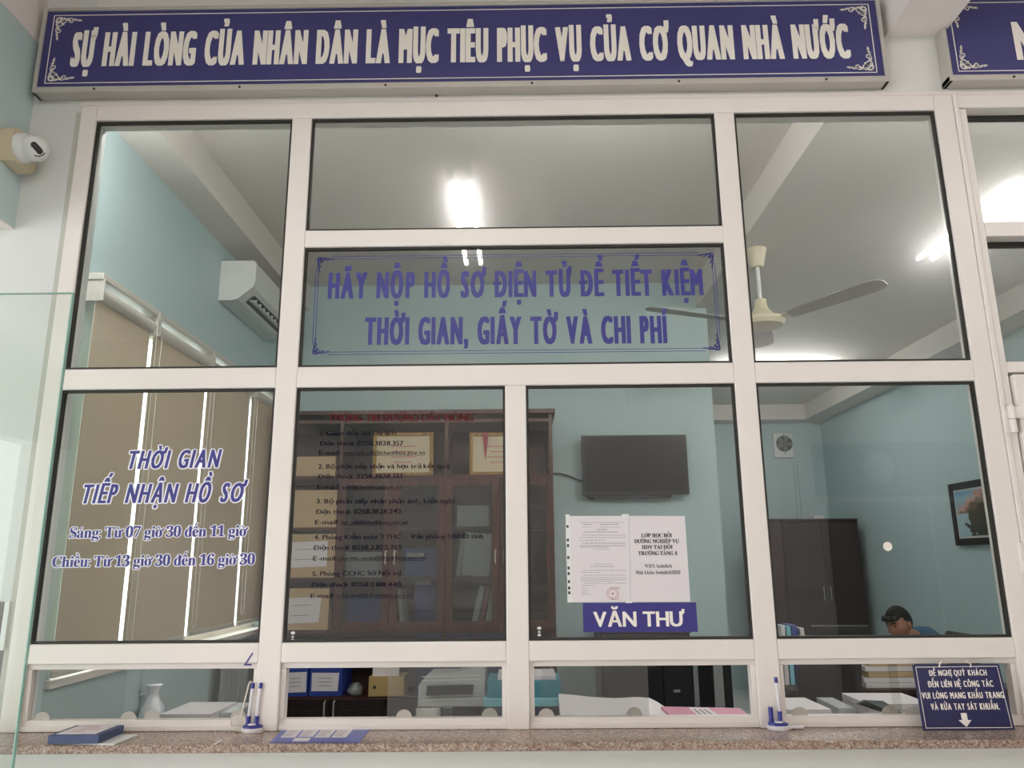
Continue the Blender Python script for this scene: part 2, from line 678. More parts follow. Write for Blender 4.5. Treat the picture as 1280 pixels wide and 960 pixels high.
def serif_geo(s):
    """bold serif letters with their Vietnamese marks set one by one"""
    V, F = [], []
    x = 0.0

    def add(vs, fs, dx, dy, sx=1.0, sy=1.0):
        b = len(V)
        V.extend((a * sx + dx, c * sy + dy) for a, c in vs)
        F.extend(tuple(i + b for i in f) for f in fs)
    for ch in s:
        if ch == ' ':
            x += 0.25
            continue
        dec = unicodedata.normalize('NFD', ch)
        base, marks = dec[0], dec[1:]
        bar = base in '\u0111\u0110'
        if bar:
            base = 'd' if base == '\u0111' else 'D'
        vs, fs = text_raw(serif_char(base))
        if not vs:
            x += 0.25
            continue
        x0 = min(a for a, b in vs)
        x1 = max(a for a, b in vs)
        h = max(b for a, b in vs)
        add(vs, fs, x - x0, 0)
        w = x1 - x0
        cx = x + w / 2
        if bar:
            if base == 'd':
                add([(-.14, .52), (.2, .52), (.2, .57), (-.14, .57)], [(0, 1, 2, 3)], x + w * .62, 0)
            else:
                add([(-.05, .31), (.26, .31), (.26, .37), (-.05, .37)], [(0, 1, 2, 3)], x, 0)
        top = h + 0.05
        for mk in marks:
            k = ord(mk)
            if k == 0x302:
                add([(-.16, 0), (-.09, 0), (0, .1), (.09, 0), (.16, 0), (.03, .16), (-.03, .16)], [(0, 1, 2, 6), (2, 3, 4, 5), (2, 5, 6)], cx, top)
                top += .2
            elif k == 0x301:
                add([(-.07, 0), (-.02, 0), (.11, .15), (.02, .15)], [(0, 1, 2, 3)], cx, top)
            elif k == 0x300:
                add([(.07, 0), (.02, 0), (-.11, .15), (-.02, .15)], [(0, 1, 2, 3)], cx, top)
            elif k == 0x303:
                add([(-.16, .02), (-.08, .08), (.05, .0), (.16, .08), (.16, .14), (.05, .07), (-.08, .15), (-.16, .08)], [(0, 1, 6, 7), (1, 2, 5, 6), (2, 3, 4, 5)], cx, top)
            elif k == 0x309:
                add([(-.06, .12), (.05, .12), (.05, .07), (-.01, .07), (-.01, 0), (.04, 0), (.04, .03), (.1, .06), (.1, .16), (-.06, .16)], [(0, 1, 8, 9), (1, 2, 7, 8), (2, 3, 4, 5, 6, 7)], cx, top)
            elif k == 0x323:
                add([(-.05, -.18), (.05, -.18), (.05, -.09), (-.05, -.09)], [(0, 1, 2, 3)], cx, 0)
            elif k == 0x306:
                add([(-.14, .13), (-.09, .03), (0, 0), (.09, .03), (.14, .13), (.09, .13), (0, .06), (-.09, .13)], [(0, 1, 6, 7), (1, 2, 3, 6), (3, 4, 5, 6)], cx, top)
            elif k == 0x31B:
                add([(-.05, -.06), (.02, -.1), (.1, -.02), (.1, .08), (.03, .08), (.03, .0), (-.03, 0)], [(0, 1, 5, 6), (1, 2, 3, 4, 5)], x + w, h)
        x += w + 0.035
    return V, F


def sans_geo(s, gap=0.085, space=0.30):
    """upright sans letters; the horn of the Vietnamese o and u and the bar of the d are added as own strokes"""
    V, F = [], []
    x = 0.0

    def add(vs, fs, dx, dy):
        b = len(V)
        V.extend((a + dx, c + dy) for a, c in vs)
        F.extend(tuple(i + b for i in f) for f in fs)
    for ch in s:
        if ch == ' ':
            x += space
            continue
        dec = unicodedata.normalize('NFD', ch)
        horn = '\u031b' in dec
        bar = dec[0] in '\u0111\u0110'
        if horn:
            ch = unicodedata.normalize('NFC', dec.replace('\u031b', ''))
        if bar:
            ch = unicodedata.normalize('NFC', ('d' if dec[0] == '\u0111' else 'D') + dec[1:])
        vs, fs = text_raw(ch)
        if not vs:
            x += space
            continue
        bv = text_raw(unicodedata.normalize('NFD', ch)[0])[0]
        x0 = min(a for a, b in bv)
        x1 = max(a for a, b in bv)
        h = max(b for a, b in bv)
        add(vs, fs, x - x0, 0)
        w = x1 - x0
        if bar:
            if ch[0] == 'd':
                add([(w - .27, .60), (w + .07, .60), (w + .07, .66), (w - .27, .66)], [(0, 1, 2, 3)], x, 0)
            else:
                add([(-.09, .33), (.27, .33), (.27, .40), (-.09, .40)], [(0, 1, 2, 3)], x, 0)
        if horn:
            up = ch[0].upper() == ch[0]
            o_ = -.10 if dec[0] in 'oO' else -.06
            add([(o_, -.10), (.02, -.13), (.10, -.05), (.12, .11), (.03, .11), (.02, .0), (-.02, -.04), (o_, -.04)], [(0, 1, 6, 7), (1, 2, 5, 6), (2, 3, 4, 5)], x + w, h - (.0 if up else .02))
            w += .05
        x += w + gap
    return V, F


def put_text(mb, s, pl, pr, cap_px, Y, dy=0.0, off=0.0, strike=0.0, serif=False, shear=0.0, wide=0.0, ringed=0.0):
    """sets a line of lettering on the vertical plane y = Y between two measured ends of its baseline"""
    if serif:
        vs, fs = serif_geo(s)
        cap = SER
    else:
        vs, fs = sans_geo(s, *((0.25, 0.52) if wide else (0.10, 0.28)))
        cap = CAP
    x0 = min(a for a, b in vs) + off
    x1 = max(a for a, b in vs) - off
    a = P(pl[0], pl[1], Y)
    b = P(pr[0], pr[1], Y)
    ht = P(pl[0], pl[1] - cap_px, Y).z - a.z
    sx = (b.x - a.x) / (x1 - x0)
    sz = ht / cap
    st = strike * ht
    if ringed:                                   # even growth all round, for an outline behind the letters
        offs = [(math.cos(PI * k / 5) * ringed * ht, math.sin(PI * k / 5) * ringed * ht) for k in range(10)]
        offs = [(d + q, e_) for d, e_ in offs for q in ((-st, st) if st else (0,))]
    else:
        zt = st * 0.35
        offs = [(d, q) for d in (-st, -st / 2, 0, st / 2, st) for q in ((-zt, zt) if zt > 0.0004 else (0,))] if st else [(0, 0)]
    for k, (d, e_) in enumerate(offs):
        def fn(x, z, d=d, k=k, e_=e_):
            t = (x - x0) / (x1 - x0)
            return (a.x + (x - x0) * sx + d + shear * z * sz, Y - dy - 0.00002 * k, a.z + (b.z - a.z) * t + z * sz + e_)
        mb.flat((vs, fs), fn)


def strip(mb, p, q, w, Y):
    """thin straight line on the plane y = Y"""
    p = Vector(p)
    q = Vector(q)
    d = (q - p).normalized()
    n = Vector((-d.z, 0, d.x)) * (w / 2)
    mb.quad(p - n, q - n, q + n, p + n)


def scroll(mb, c, s, fx, fz, Y, w=0.0035):
    """leafy corner scroll, arms running along +x*fx and -z*fz"""
    def pt(u, v):
        return Vector((c[0] + fx * u * s, Y, c[1] - fz * v * s))

    def curve(pts, w0, w1):
        pts = [pt(*p) for p in pts]
        for i in range(len(pts) - 1):
            t = i / max(1, len(pts) - 2)
            strip(mb, pts[i], pts[i + 1], w0 + (w1 - w0) * t, Y)

    def spiral(cu, cv, r, a0, turns, sg):
        out = []
        for i in range(15):
            t = i / 14
            a = a0 + sg * turns * 2 * PI * t
            rr = r * (1 - 0.8 * t)
            out.append((cu + rr * math.cos(a), cv + rr * math.sin(a)))
        return out

    def leaf(u, v, ang, l, wd):
        ca, sa = math.cos(ang), math.sin(ang)
        pts = []
        for t, k in ((0, 0), (.35, 1), (.7, .7), (1, 0), (.7, -.7), (.35, -1)):
            pts.append(pt(u + ca * l * t - sa * wd * k, v + sa * l * t + ca * wd * k))
        mb._f([mb.bm.verts.new(p) for p in pts])
    for sw in (False, True):
        f = (lambda a: [(y, x) for x, y in a]) if sw else (lambda a: a)
        curve(f([(.06, .1), (.2, .05), (.4, .12), (.6, .08), (.8, .16), (1.0, .2)]), w * 1.6, w * .6)
        curve(f(spiral(.32, .2, .14, -1.5, 1.1, 1)), w * 1.2, w)
        curve(f(spiral(.62, .2, .11, -1.5, 1.1, 1)), w * 1.2, w)
        for (u, v, an, l) in ((.45, .1, .7, .2), (.72, .1, .5, .22), (.85, .16, .15, .22), (.2, .07, 1.0, .16)):
            if sw:
                leaf(v, u, PI / 2 - an, l, .05)
            else:
                leaf(u, v, an, l, .05)
    for (u, v) in ((.16, .16), (.27, .27)):
        leaf(u, v, PI / 4, .16, .06)


# ================================================================== STRUCTURE
FX0, FX1 = -1.393, 1.388        # service window outer frame
FZ1 = 2.992
FZ0 = 1.12
XL = -1.71                      # office left wall
XR = 4.03                       # office right wall
YB = 7.97                       # office back wall
YT = 3.15                       # wall with the television
ZC = 3.55                       # office ceiling
ZS = 3.36                       # beam soffits
HB = -6.2                       # hall rear wall

mb = MB()
mb.box(-5.2, 6.2, HB - 0.2, 8.2, -0.12, 0.0)
struct(mb, 'floor', M['floor'])

mb = MB()
mb.box(-1.9, 4.2, 0.1, 8.2, ZC, ZC + 0.1)
mb.box(-5.2, 6.2, HB - 0.2, 0.1, 3.45, 3.65)
struct(mb, 'ceiling', M['ceiling'])

# front wall round the service window
mb = MB()
mb.box(FX0, 4.2, 0.0, 0.14, FZ1, 3.56)                 # lintel
mb.box(FX0, FX1, 0.0, 0.14, 0.0, 1.095)                  # below the counter
mb.box(2.42, 4.2, 0.0, 0.14, 0.0, FZ1)
struct(mb, 'wall_front', M['plinth'])
mb = MB()
mb.box(-4.6, FX0, 0.0, 0.14, 0.0, 3.56)
struct(mb, 'wall_front_left', M['wall_front_left'])

# downstand beam at the left end of the hall, pale teal face and white soffit
mb = MB()
mb.box(-1.86, -1.56, HB, 0.0, 2.575, 3.45)
mb.mi = 1
mb.box(-1.86, -1.56, HB, 0.0, 2.57, 2.575)
mb.mi = 1
mb.box(-1.562, -1.558, HB, 0.0, 3.22, 3.45)
struct(mb, 'beam_1', [M['wall_teal'], M['wall_white']])
# hall cross beam seen at the top right
mb = MB()
mb.box(1.205, 1.39, HB, 0.0, 3.21, 3.45)
struct(mb, 'beam_2', M['wall_white'])
# office beams
mb = MB()
mb.box(XL, -1.525, 0.14, YT, ZS, ZC)
struct(mb, 'beam_3', M['ceiling'])
mb = MB()
mb.box(1.30, 1.535, 0.14, YB, ZS - 0.01, ZC)
struct(mb, 'beam_4', M['ceiling'])
mb = MB()
mb.box(3.75, XR, 0.14, YB, ZS - 0.01, ZC)
mb.box(1.535, 3.75, YB - 0.25, YB, ZS - 0.01, ZC)
struct(mb, 'beam_5', M['ceiling'])

# office walls
WY0, WY1, WZ0, WZ1 = 0.74, 3.13, 1.15, 2.66
mb = MB()
mb.box(XL - 0.12, XL, 0.1, WY0, 0, 3.6)
mb.box(XL - 0.12, XL, WY1, 3.4, 0, 3.6)
mb.box(XL - 0.12, XL, WY0, WY1, 0, WZ0)
mb.box(XL - 0.12, XL, WY0, WY1, WZ1, 3.6)
struct(mb, 'wall_left', M['office_teal'])
mb = MB()
mb.box(XL, 1.375, YT, YT + 0.2, 0, 3.6)
struct(mb, 'wall_inner', M['office_teal'])
mb = MB()
mb.box(1.175, 1.375, YT + 0.2, YB, 0, 3.6)
struct(mb, 'wall_inner_left', M['office_teal'])
mb = MB()
mb.box(1.0, XR + 0.2, YB, YB + 0.2, 0, 3.6)
struct(mb, 'wall_back', M['office_teal'])
mb = MB()
mb.box(XR, XR + 0.2, 0.1, YB, 0, 3.6)
struct(mb, 'wall_right', M['office_teal'])

# hall walls behind the camera
mb = MB()
mb.box(-5.0, 6.2, HB - 0.2, HB, 0, 3.5)
struct(mb, 'wall_rear', M['wall_white'])
mb = MB()
mb.box(6.0, 6.2, HB, 0.2, 0, 3.5)
struct(mb, 'wall_outer_right', M['wall_white'])
mb = MB()
mb.box(-4.8, -4.6, HB, 0.14, 2.7, 3.5)
mb.box(-4.8, -4.6, HB, -5.6, 0, 2.7)
mb.box(-4.8, -4.6, -0.6, 0.14, 0, 2.7)
struct(mb, 'wall_outer_left', M['wall_white'])

# ---------------------------------------------------------------- service window (window_1)
XS = [-1.342, -0.712, -0.650, -0.039, 0.022, 0.631, 0.693, 1.329]
ZT, ZBb, ZDt, ZA, ZE, ZEb = 2.938, 2.551, 2.496, 2.118, 2.056, 1.344
ZST, ZSB = 1.277, 1.148
YF, YK = -0.012, 0.036           # frame front and back
win = struct_root('window_1', (0, 0, FZ0))


def member(name, x0, x1, z0, z1, y0=YF, y1=YK, bev=0.003):
    m_ = MB()
    m_.box(x0, x1, y0, y1, z0, z1, bev)
    return m_.build(name, M['alu'], win)


member('frame_jamb', FX0, XS[0], FZ0, FZ1)
member('frame_jamb', XS[7], FX1, FZ0, FZ1)
member('frame_head', XS[0], XS[7], ZT, FZ1)
member('mullion', XS[1], XS[2], FZ0, ZT)
member('mullion', XS[3], XS[4], FZ0, ZE)
member('mullion', XS[5], XS[6], FZ0, ZT)
member('transom', XS[0], XS[1], ZE, ZA)
member('transom', XS[2], XS[5], ZE, ZA)
member('transom', XS[6], XS[7], ZE, ZA)
member('transom', XS[2], XS[5], ZBb, ZDt)if False else member('transom', XS[2], XS[5], ZDt, ZBb)
for a_, b_ in ((0, 1), (2, 3), (4, 5), (6, 7)):
    member('transom', XS[a_], XS[b_], 1.292, ZEb)
    # slim frame of the sliding hatch
    m_ = MB()
    x0, x1 = XS[a_], XS[b_]
    m_.box(x0, x1, YF + 0.012, YK - 0.006, ZST, 1.292, 0.0015)
    m_.box(x0, x1, YF + 0.008, YK - 0.006, FZ0 + 0.0006, FZ0 + 0.014, 0.0015)
    m_.box(x0, x1, YF + 0.014, YK - 0.006, FZ0 + 0.013, ZSB, 0.0015)
    m_.box(x0, x0 + 0.013, YF + 0.012, YK - 0.006, ZSB, ZST, 0.0015)
    m_.box(x1 - 0.013, x1, YF + 0.012, YK - 0.006, ZSB, ZST, 0.0015)
    m_.build('hatch_frame', M['alu'], win)


def pane(x0, x1, z0, z1, gm=None):
    g = 0.007
    m_ = MB()
    m_.box(x0, x1, -0.004, 0.010, z1 - g, z1)
    m_.box(x0, x1, -0.004, 0.010, z0, z0 + g)
    m_.box(x0, x0 + g, -0.004, 0.010, z0 + g, z1 - g)
    m_.box(x1 - g, x1, -0.004, 0.010, z0 + g, z1 - g)
    m_.build('gasket', M['gasket'], win)
    m_ = MB()
    m_.box(x0 + 0.002, x1 - 0.002, 0.001, 0.006, z0 + 0.002, z1 - 0.002)
    m_.build('glass_pane', gm or M['glass'], win)


pane(XS[0], XS[1], ZA, ZT)
pane(XS[2], XS[5], ZBb, ZT, M['glass_dirty'])
pane(XS[6], XS[7], ZA, ZT, M['glass_dirty'])
pane(XS[2], XS[5], ZA, ZDt)
pane(XS[0], XS[1], ZE if False else ZEb, ZE)
pane(XS[2], XS[3], ZEb, ZE)
pane(XS[4], XS[5], ZEb, ZE)
pane(XS[6], XS[7], ZEb, ZE)

# sliding hatch panes with half round finger pulls
HATCH = (
    (0, 1, (53, 161), (190, 298)), (2, 3, (505,), (612,)), (4, 5, (683,), (793,)), (6, 7, (1000, 1143), (1113,)))
SPLIT = ((172, 172), (484, 484), (752, 812), (1128, 1118))
for (a_, b_, left_p, right_p), (sa, sb) in zip(HATCH, SPLIT):
    x0, x1 = XS[a_] + 0.012, XS[b_] - 0.012
    for k, (pulls, yy) in enumerate(((left_p, 0.012), (right_p, 0.026))):
        xa = x0 if k == 0 else P(min(sa, sb), 890, yy).x
        xb = P(max(sa, sb), 890, yy).x if k == 0 else x1
        if (a_, b_) == (2, 3):       # the left leaf is slid behind the right one
            xa = P(484, 890, yy).x if True else xa
            xb = x1
        if (a_, b_) == (4, 5):
            xa, xb = (x0, P(812, 890, yy).x) if k == 0 else (x0 + 0.02, P(811, 890, yy).x)
        m_ = MB()
        m_.box(xa, xb, yy, yy + 0.005, ZSB - 0.004, ZST + 0.004)
        sp = m_.build('sliding_pane', M['glass_hatch'], win)
        for px in pulls:
            c = P(px, 899, yy)
            m_ = MB()
            pts = [(c.x + 0.0215 * math.cos(t), ZSB + 0.021 * math.sin(t)) for t in [PI * i / 14 for i in range(15)]]
            m_.prism(pts, 'y', yy - 0.003, yy - 0.0003)
            m_.build('finger_pull', M['finger'], sp)

# thin greenish-grey strip beside the frame, left
mb = MB()
mb.box(FX0 - 0.018, FX0, -0.006, 0.0, FZ0, FZ1 - 0.02, 0.001)
o = struct(mb, 'trim_1', M['grey_strip'])

# plaster band over the frame
mb = MB()
mb.box(FX0 - 0.01, 2.45, -0.004, 0.0, FZ1, FZ1 + 0.02, 0.0015)
struct(mb, 'trim_2', M['wall_white'])

# neighbouring smoked hatch at the far left, window_3
w3 = struct_root('window_3', (-1.75, 0, 1.12))
mb = MB()
xe = P(20, 755, -0.004).x
ze = P(20, 752, -0.004).z
mb.box(-2.3, xe, -0.004, 0.0, 1.13, ze)
mb.build('smoked_pane', M['brown_panel'], w3)
mb = MB()
mb.box(P(0, 800, -0.012).x, P(6, 800, -0.012).x, -0.013, -0.004, 1.33, ze)
mb.build('white_stile', M['white_plastic'], w3)

# ---------------------------------------------------------------- door on the right (door_1)
door = struct_root('door_1', (1.9, 0, 0))
DX0, DX1 = 1.388, 2.42


def dmember(name, *a, mt=None, bev=0.003):
    m_ = MB()
    m_.box(*a, bev)
    return m_.build(name, mt or M['alu'], door)


dmember('door_jamb', DX0 + 0.001, DX0 + 0.016, -0.016, 0.07, 1.125, FZ1)
dmember('door_jamb', DX0 + 0.016, 1.428, -0.010, 0.07, 0.0, FZ1 - 0.05)
dmember('door_jamb', 2.37, DX1, -0.010, 0.07, 0.0, FZ1)
dmember('door_head', DX0 + 0.016, 2.37, -0.010, 0.07, 2.945, FZ1)
dmember('door_transom', 1.428, 2.37, -0.010, 0.07, 2.507, 2.554)
dmember('door_transom', 1.428, 2.37, -0.010, 0.07, 2.08, 2.113)
dmember('transom_gasket', 1.428, 2.37, 0.036, 0.05, 2.928, 2.945, mt=M['gasket'], bev=0)
dmember('transom_glass', 1.428, 2.37, 0.040, 0.045, 2.55, 2.94, mt=M['glass_dirty'], bev=0)
dmember('transom_glass', 1.428, 2.37, 0.040, 0.045, 2.11, 2.5, mt=M['glass_dirty'], bev=0)
dmember('transom_gasket', 1.428, 2.37, 0.036, 0.05, 2.49, 2.507, mt=M['gasket'], bev=0)
dmember('transom_gasket', 1.428, 2.37, 0.036, 0.05, 2.113, 2.118, mt=M['gasket'], bev=0)
m_ = MB()
m_.box(1.434, 1.56, -0.022, 0.03, 0.02, 2.072, 0.004)
m_.box(2.24, 2.364, -0.022, 0.03, 0.02, 2.072, 0.004)
m_.box(1.56, 2.24, -0.022, 0.03, 1.95, 2.072, 0.004)
m_.box(1.56, 2.24, -0.022, 0.03, 0.02, 0.3, 0.004)
leaf_o = m_.build('door_leaf', M['alu'], door)
m_ = MB()
m_.box(1.56, 2.24, 0.0, 0.005, 0.3, 1.95)
m_.build('leaf_glass', M['glass'], leaf_o)
for (hx, hy, hy2) in ((1252, 508, 541), (1272, 676, 716)):
    a = P(hx, hy, -0.02)
    b = P(hx, hy2, -0.02)
    m_ = MB()
    m_.box(a.x, a.x + 0.016, -0.022, -0.010, b.z, a.z - 0.005, 0.002)          # plate on jamb
    m_.tube([(a.x + 0.02, -0.028, b.z), (a.x + 0.02, -0.028, (a.z + b.z) / 2 - 0.001)], 0.0095, 14)
    m_.tube([(a.x + 0.02, -0.028, (a.z + b.z) / 2 + 0.001), (a.x + 0.02, -0.028, a.z)], 0.0095, 14)
    m_.box(a.x + 0.02, a.x + 0.11, -0.030, -0.022, (a.z + b.z) / 2 + 0.002, a.z - 0.002, 0.002)
    m_.build('hinge', M['alu'], door, smooth=True)

# dark double door and frame in the hall behind the camera
d2 = struct_root('door_2', (4.4, HB, 0))
m_ = MB()
for (x0, x1) in ((3.3, 4.38), (4.42, 5.5)):
    m_.box(x0, x1, HB, HB + 0.05, 0.02, 2.15, 0.004)
    m_.box(x0 + 0.15, x1 - 0.15, HB + 0.05, HB + 0.06, 0.2, 1.0, 0.004)
    m_.box(x0 + 0.15, x1 - 0.15, HB + 0.05, HB + 0.06, 1.15, 2.0, 0.004)
m_.build('door_leaf', M['door_dark'], d2)
m_ = MB()
m_.box(3.2, 5.6, HB, HB + 0.03, 2.22, 2.8)
m_.build('transom_panel', M['door_dark'], d2)

# office window in the left wall (window_2)
w2 = struct_root('window_2', (XL, 1.9, WZ0))


def wmember(name, *a, mt=None):
    m_ = MB()
    m_.box(*a)
    return m_.build(name, mt or M['alu'], w2)


for yy in (WY0, 1.70, 2.42, WY1 - 0.04):
    wmember('window_frame', XL - 0.11, XL - 0.07, yy, yy + 0.04, WZ0, WZ1)
wmember('window_frame', XL - 0.109, XL - 0.071, WY0, WY1, WZ0, WZ0 + 0.035)
wmember('window_frame', XL - 0.109, XL - 0.071, WY0, WY1, WZ1 - 0.035, WZ1)
wmember('window_glass', XL - 0.092, XL - 0.087, WY0, WY1, WZ0 + 0.03, WZ1 - 0.03, mt=M['glass_screen'])
m_ = MB()
m_.box(XL - 0.12, XL + 0.02, WY0 - 0.03, WY1 + 0.03, WZ0 - 0.03, WZ0 + 0.001, 0.003)
m_.build('window_sill', M['wall_white'], w2)

# ---------------------------------------------------------------- counter
m_ = MB()
m_.box(-2.6, 1.60, -0.162, 0.09, 1.100, 1.12, 0.004)
tag(m_.build('service_counter', M['granite'], origin=(0, -0.08, 1.12)), 'brown speckled granite counter slab running under the service window hatches', 'counter')
mb = MB()
mb.box(-4.6, FX0, -0.03, 0.0, 0.0, 1.098)
mb.box(FX0, 1.386, -0.03, 0.0, 0.0, 1.098)
struct(mb, 'wall_lower', M['plinth'])

# ================================================================== HALL THINGS
# ---- name board over the window
def sign_board(x0, x1, z0, z1, label, group):
    r = thing('sign_board', ((x0 + x1) / 2, -0.02, z0), label, 'sign', group)
    y0 = -0.045
    m_ = MB()
    m_.box(x0 + 0.006, x1 - 0.006, y0 + 0.004, -0.001, z0 + 0.012, z1 - 0.008)
    m_.build('panel', M['navy'], r)
    m_ = MB()
    m_.box(x0, x1, y0 - 0.003, -0.0005, z0, z0 + 0.02, 0.002)
    m_.box(x0, x1, y0 - 0.003, -0.0005, z1 - 0.012, z1, 0.002)
    m_.box(x0, x0 + 0.012, y0 - 0.0029, -0.0005, z0, z1, 0.002)
    m_.box(x1 - 0.012, x1, y0 - 0.0029, -0.0005, z0, z1, 0.002)
    m_.build('edge_frame', M['sign_frame'], r)
    yb = y0 + 0.003
    m_ = MB()
    bx0, bx1, bz0, bz1 = x0 + 0.035, x1 - 0.035, z0 + 0.036, z1 - 0.026
    w = 0.003
    for p, q in (((bx0, bz0), (bx1, bz0)), ((bx1, bz0), (bx1, bz1)), ((bx1, bz1), (bx0, bz1)), ((bx0, bz1), (bx0, bz0))):
        strip(m_, (p[0], yb, p[1]), (q[0], yb, q[1]), w, yb)
    for fx, cx in ((1, bx0 + .004), (-1, bx1 - .004)):
        for fz, cz in ((1, bz1 - .004), (-1, bz0 + .004)):
            scroll(m_, (cx, cz), 0.085, fx, fz, yb)
    m_.build('corner_ornament', M['cream'], r, recalc=False)
    for k in range(6):
        m_ = MB()
        xx = x0 + 0.2 + k * (x1 - x0 - 0.4) / 5
        m_.tube([(xx, y0 - 0.006, z0 + 0.009), (xx, y0 - 0.002, z0 + 0.009)], 0.004, 8)
        m_.build('screw', M['dirt'], r)
    return r


sg = sign_board(-1.538, 1.180, 3.018, 3.330, 'long navy slogan board with one cream line of capitals over the service window', None)
m_ = MB()
put_text(m_, 'SỰ HÀI LÒNG CỦA NHÂN DÂN LÀ MỤC TIÊU PHỤC VỤ CỦA CƠ QUAN NHÀ NƯỚC', (89, 82.5), (1062, 72), 41, -0.0425, strike=0.046, wide=1.0)
m_.build('lettering', M['cream'], sg, recalc=False)
sg2 = sign_board(1.368, 3.6, 3.018, 3.330, 'navy board cut off by the photo edge, beside the ceiling beam over the door', None)
m_ = MB()
put_text(m_, 'N', (1274, 74), (1296, 74), 46, -0.0425, strike=0.046, wide=1.0)
m_.build('lettering', M['cream'], sg2, recalc=False)
# insect nests under the board
m_ = MB()
for (px, py, rr) in ((545, 107, .004), (545.5, 113, .007), (545.5, 119.5, .005)):
    c = P(px, py, -0.006)
    m_.ball(c, (rr, rr * .7, rr * 1.1), 10)
tag(m_.build('mud_nest', M['dirt'], origin=P(545, 113, -0.006)), 'small dark mud dauber nest stuck under the middle of the slogan board', 'nest')

# ---- security camera at the top left
sc_o = thing('security_camera', (-1.56, -0.10, 2.80), 'white dome security camera on a beige box at top left of wall', 'security camera')
Cc = P(26, 184, -0.09)
m_ = MB()
zc = Cc.z
m_.prism([(-0.128, zc - 0.012), (-0.105, zc - 0.052), (-0.028, zc - 0.056), (-0.010, zc - 0.04), (-0.010, zc + 0.035), (-0.028, zc + 0.054), (-0.112, zc + 0.054), (-0.128, zc + 0.040)], 'x', -1.559, -1.515)
m_.build('junction_box', M['cam_box'], sc_o)
Tc = Matrix.Rotation(math.radians(90), 4, 'Y')
cb = Vector((-1.515, -0.085, zc))
m_ = MB()
m_.lathe([(0.046, 0.0), (0.046, 0.012), (0.042, 0.02), (0.042, 0.028)], cb, 28, Tc)
m_.build('base_ring', M['white_plastic'], sc_o, smooth=True)
hc = cb + Vector((0.043, -0.004, -0.004))
m_ = MB()
m_.ball(hc, 0.04, 28)
hd = m_.build('camera_head', M['white_plastic'], sc_o)
look = Vector((0.66, -0.66, -0.36)).normalized()
side = look.cross(Vector((0, 0, 1))).normalized()
upv = side.cross(look)
ax = (side * 0.8 + upv * 0.6).normalized()
m_ = MB()
for s in (-1, -.33, .33, 1):
    d_ = (look * 0.0385 + ax * 0.011 * s).normalized()
    m_.ball(hc + d_ * 0.0315, 0.0122, 14)
m_.build('lens', M['lens'], hd)
m_ = MB()
arc = []
for i in range(9):
    t = math.radians(195 + 80 * i / 8)
    d_ = (look + (side * math.cos(t) + upv * math.sin(t)) * 0.72).normalized()
    arc.append(hc + d_ * 0.0398)
m_.tube(arc, 0.0018, 6)
m_.build('seam', M['lens'], hd)

# ---- lettering on the glass
YG = 0.0005
dec = thing('window_lettering', P(640, 440, YG), 'blue capitals inside a ruled border on the middle pane, two lines long', 'window lettering')
m_ = MB()
put_text(m_, 'HÃY NỘP HỒ SƠ ĐIỆN TỬ ĐỂ TIẾT KIỆM', (411, 373), (878, 368.5), 31.5, YG, strike=0.048, wide=1.0)
m_.build('lettering', M['ink'], dec, recalc=False)
m_ = MB()
put_text(m_, 'THỜI GIAN, GIẤY TỜ VÀ CHI PHÍ', (457, 430.5), (834, 428.5), 33, YG, strike=0.048, wide=1.0)
m_.build('lettering', M['ink'], dec, recalc=False)
m_ = MB()
ctl, ctr, cbr, cbl = [P(a, b, YG) for a, b in ((396, 321), (893, 315.5), (901, 440), (390, 442))]
zt_, zb_ = (ctl.z + ctr.z) / 2, (cbl.z + cbr.z) / 2
xl_, xr_ = (ctl.x + cbl.x) / 2, (ctr.x + cbr.x) / 2
for g in (0.0, 0.008):
    for p, q in (((xl_ + .045, zb_ + g), (xr_ - .045, zb_ + g)), ((xl_ + .045, zt_ - g), (xr_ - .045, zt_ - g)),
                 ((xl_ + g, zb_ + .035), (xl_ + g, zt_ - .035)), ((xr_ - g, zb_ + .035), (xr_ - g, zt_ - .035))):
        strip(m_, (p[0], YG, p[1]), (q[0], YG, q[1]), 0.0018, YG)
for fx, cx in ((1, xl_), (-1, xr_)):
    for fz, cz in ((1, zt_), (-1, zb_)):
        scroll(m_, (cx, cz), 0.05, fx, fz, YG - 0.0003, 0.0028)
m_.build('border', M['ink'], dec, recalc=False)

dec2 = thing('window_lettering', P(190, 640, YG), 'white-edged blue opening hours on the left pane before the beige blinds', 'window lettering')
L2 = [('THỜI GIAN', (158, 586), (271.5, 584), 22, False, 0.16), ('TIẾP NHẬN HỒ SƠ', (100.6, 629), (303, 627), 23, False, 0.16)]
L2b = [('Sáng: Từ 07 giờ 30 đến 11 giờ', (86.6, 672.5), (309, 670), 13.2, True, 0.0), ('Chiều: Từ 13 giờ 30 đến 16 giờ 30', (64.8, 709), (318, 705.5), 13.2, True, 0.0)]
for s, a, b, c, sf, sh in L2:
    m_ = MB()
    put_text(m_, s, a, b, c, YG, strike=0.042, shear=sh, wide=1.0)
    m_.build('lettering', M['ink'], dec2, recalc=False)
for s, a, b, c, sf, sh in L2b:
    m_ = MB()
    put_text(m_, s, a, b, c, YG, serif=True, strike=0.02)
    m_.build('lettering', M['ink'], dec2, recalc=False)
for s, a, b, c, sf, sh in L2:
    m_ = MB()
    put_text(m_, s, a, b, c, YG, dy=-0.0006, strike=0.042, shear=sh, wide=1.0, ringed=0.08)
    m_.build('letter_outline', M['white_outline'], dec2, recalc=False)
for s, a, b, c, sf, sh in L2b:
    m_ = MB()
    put_text(m_, s, a, b, c, YG, dy=-0.0006, serif=True, strike=0.02, ringed=0.085)
    m_.build('letter_outline', M['white_outline'], dec2, recalc=False)

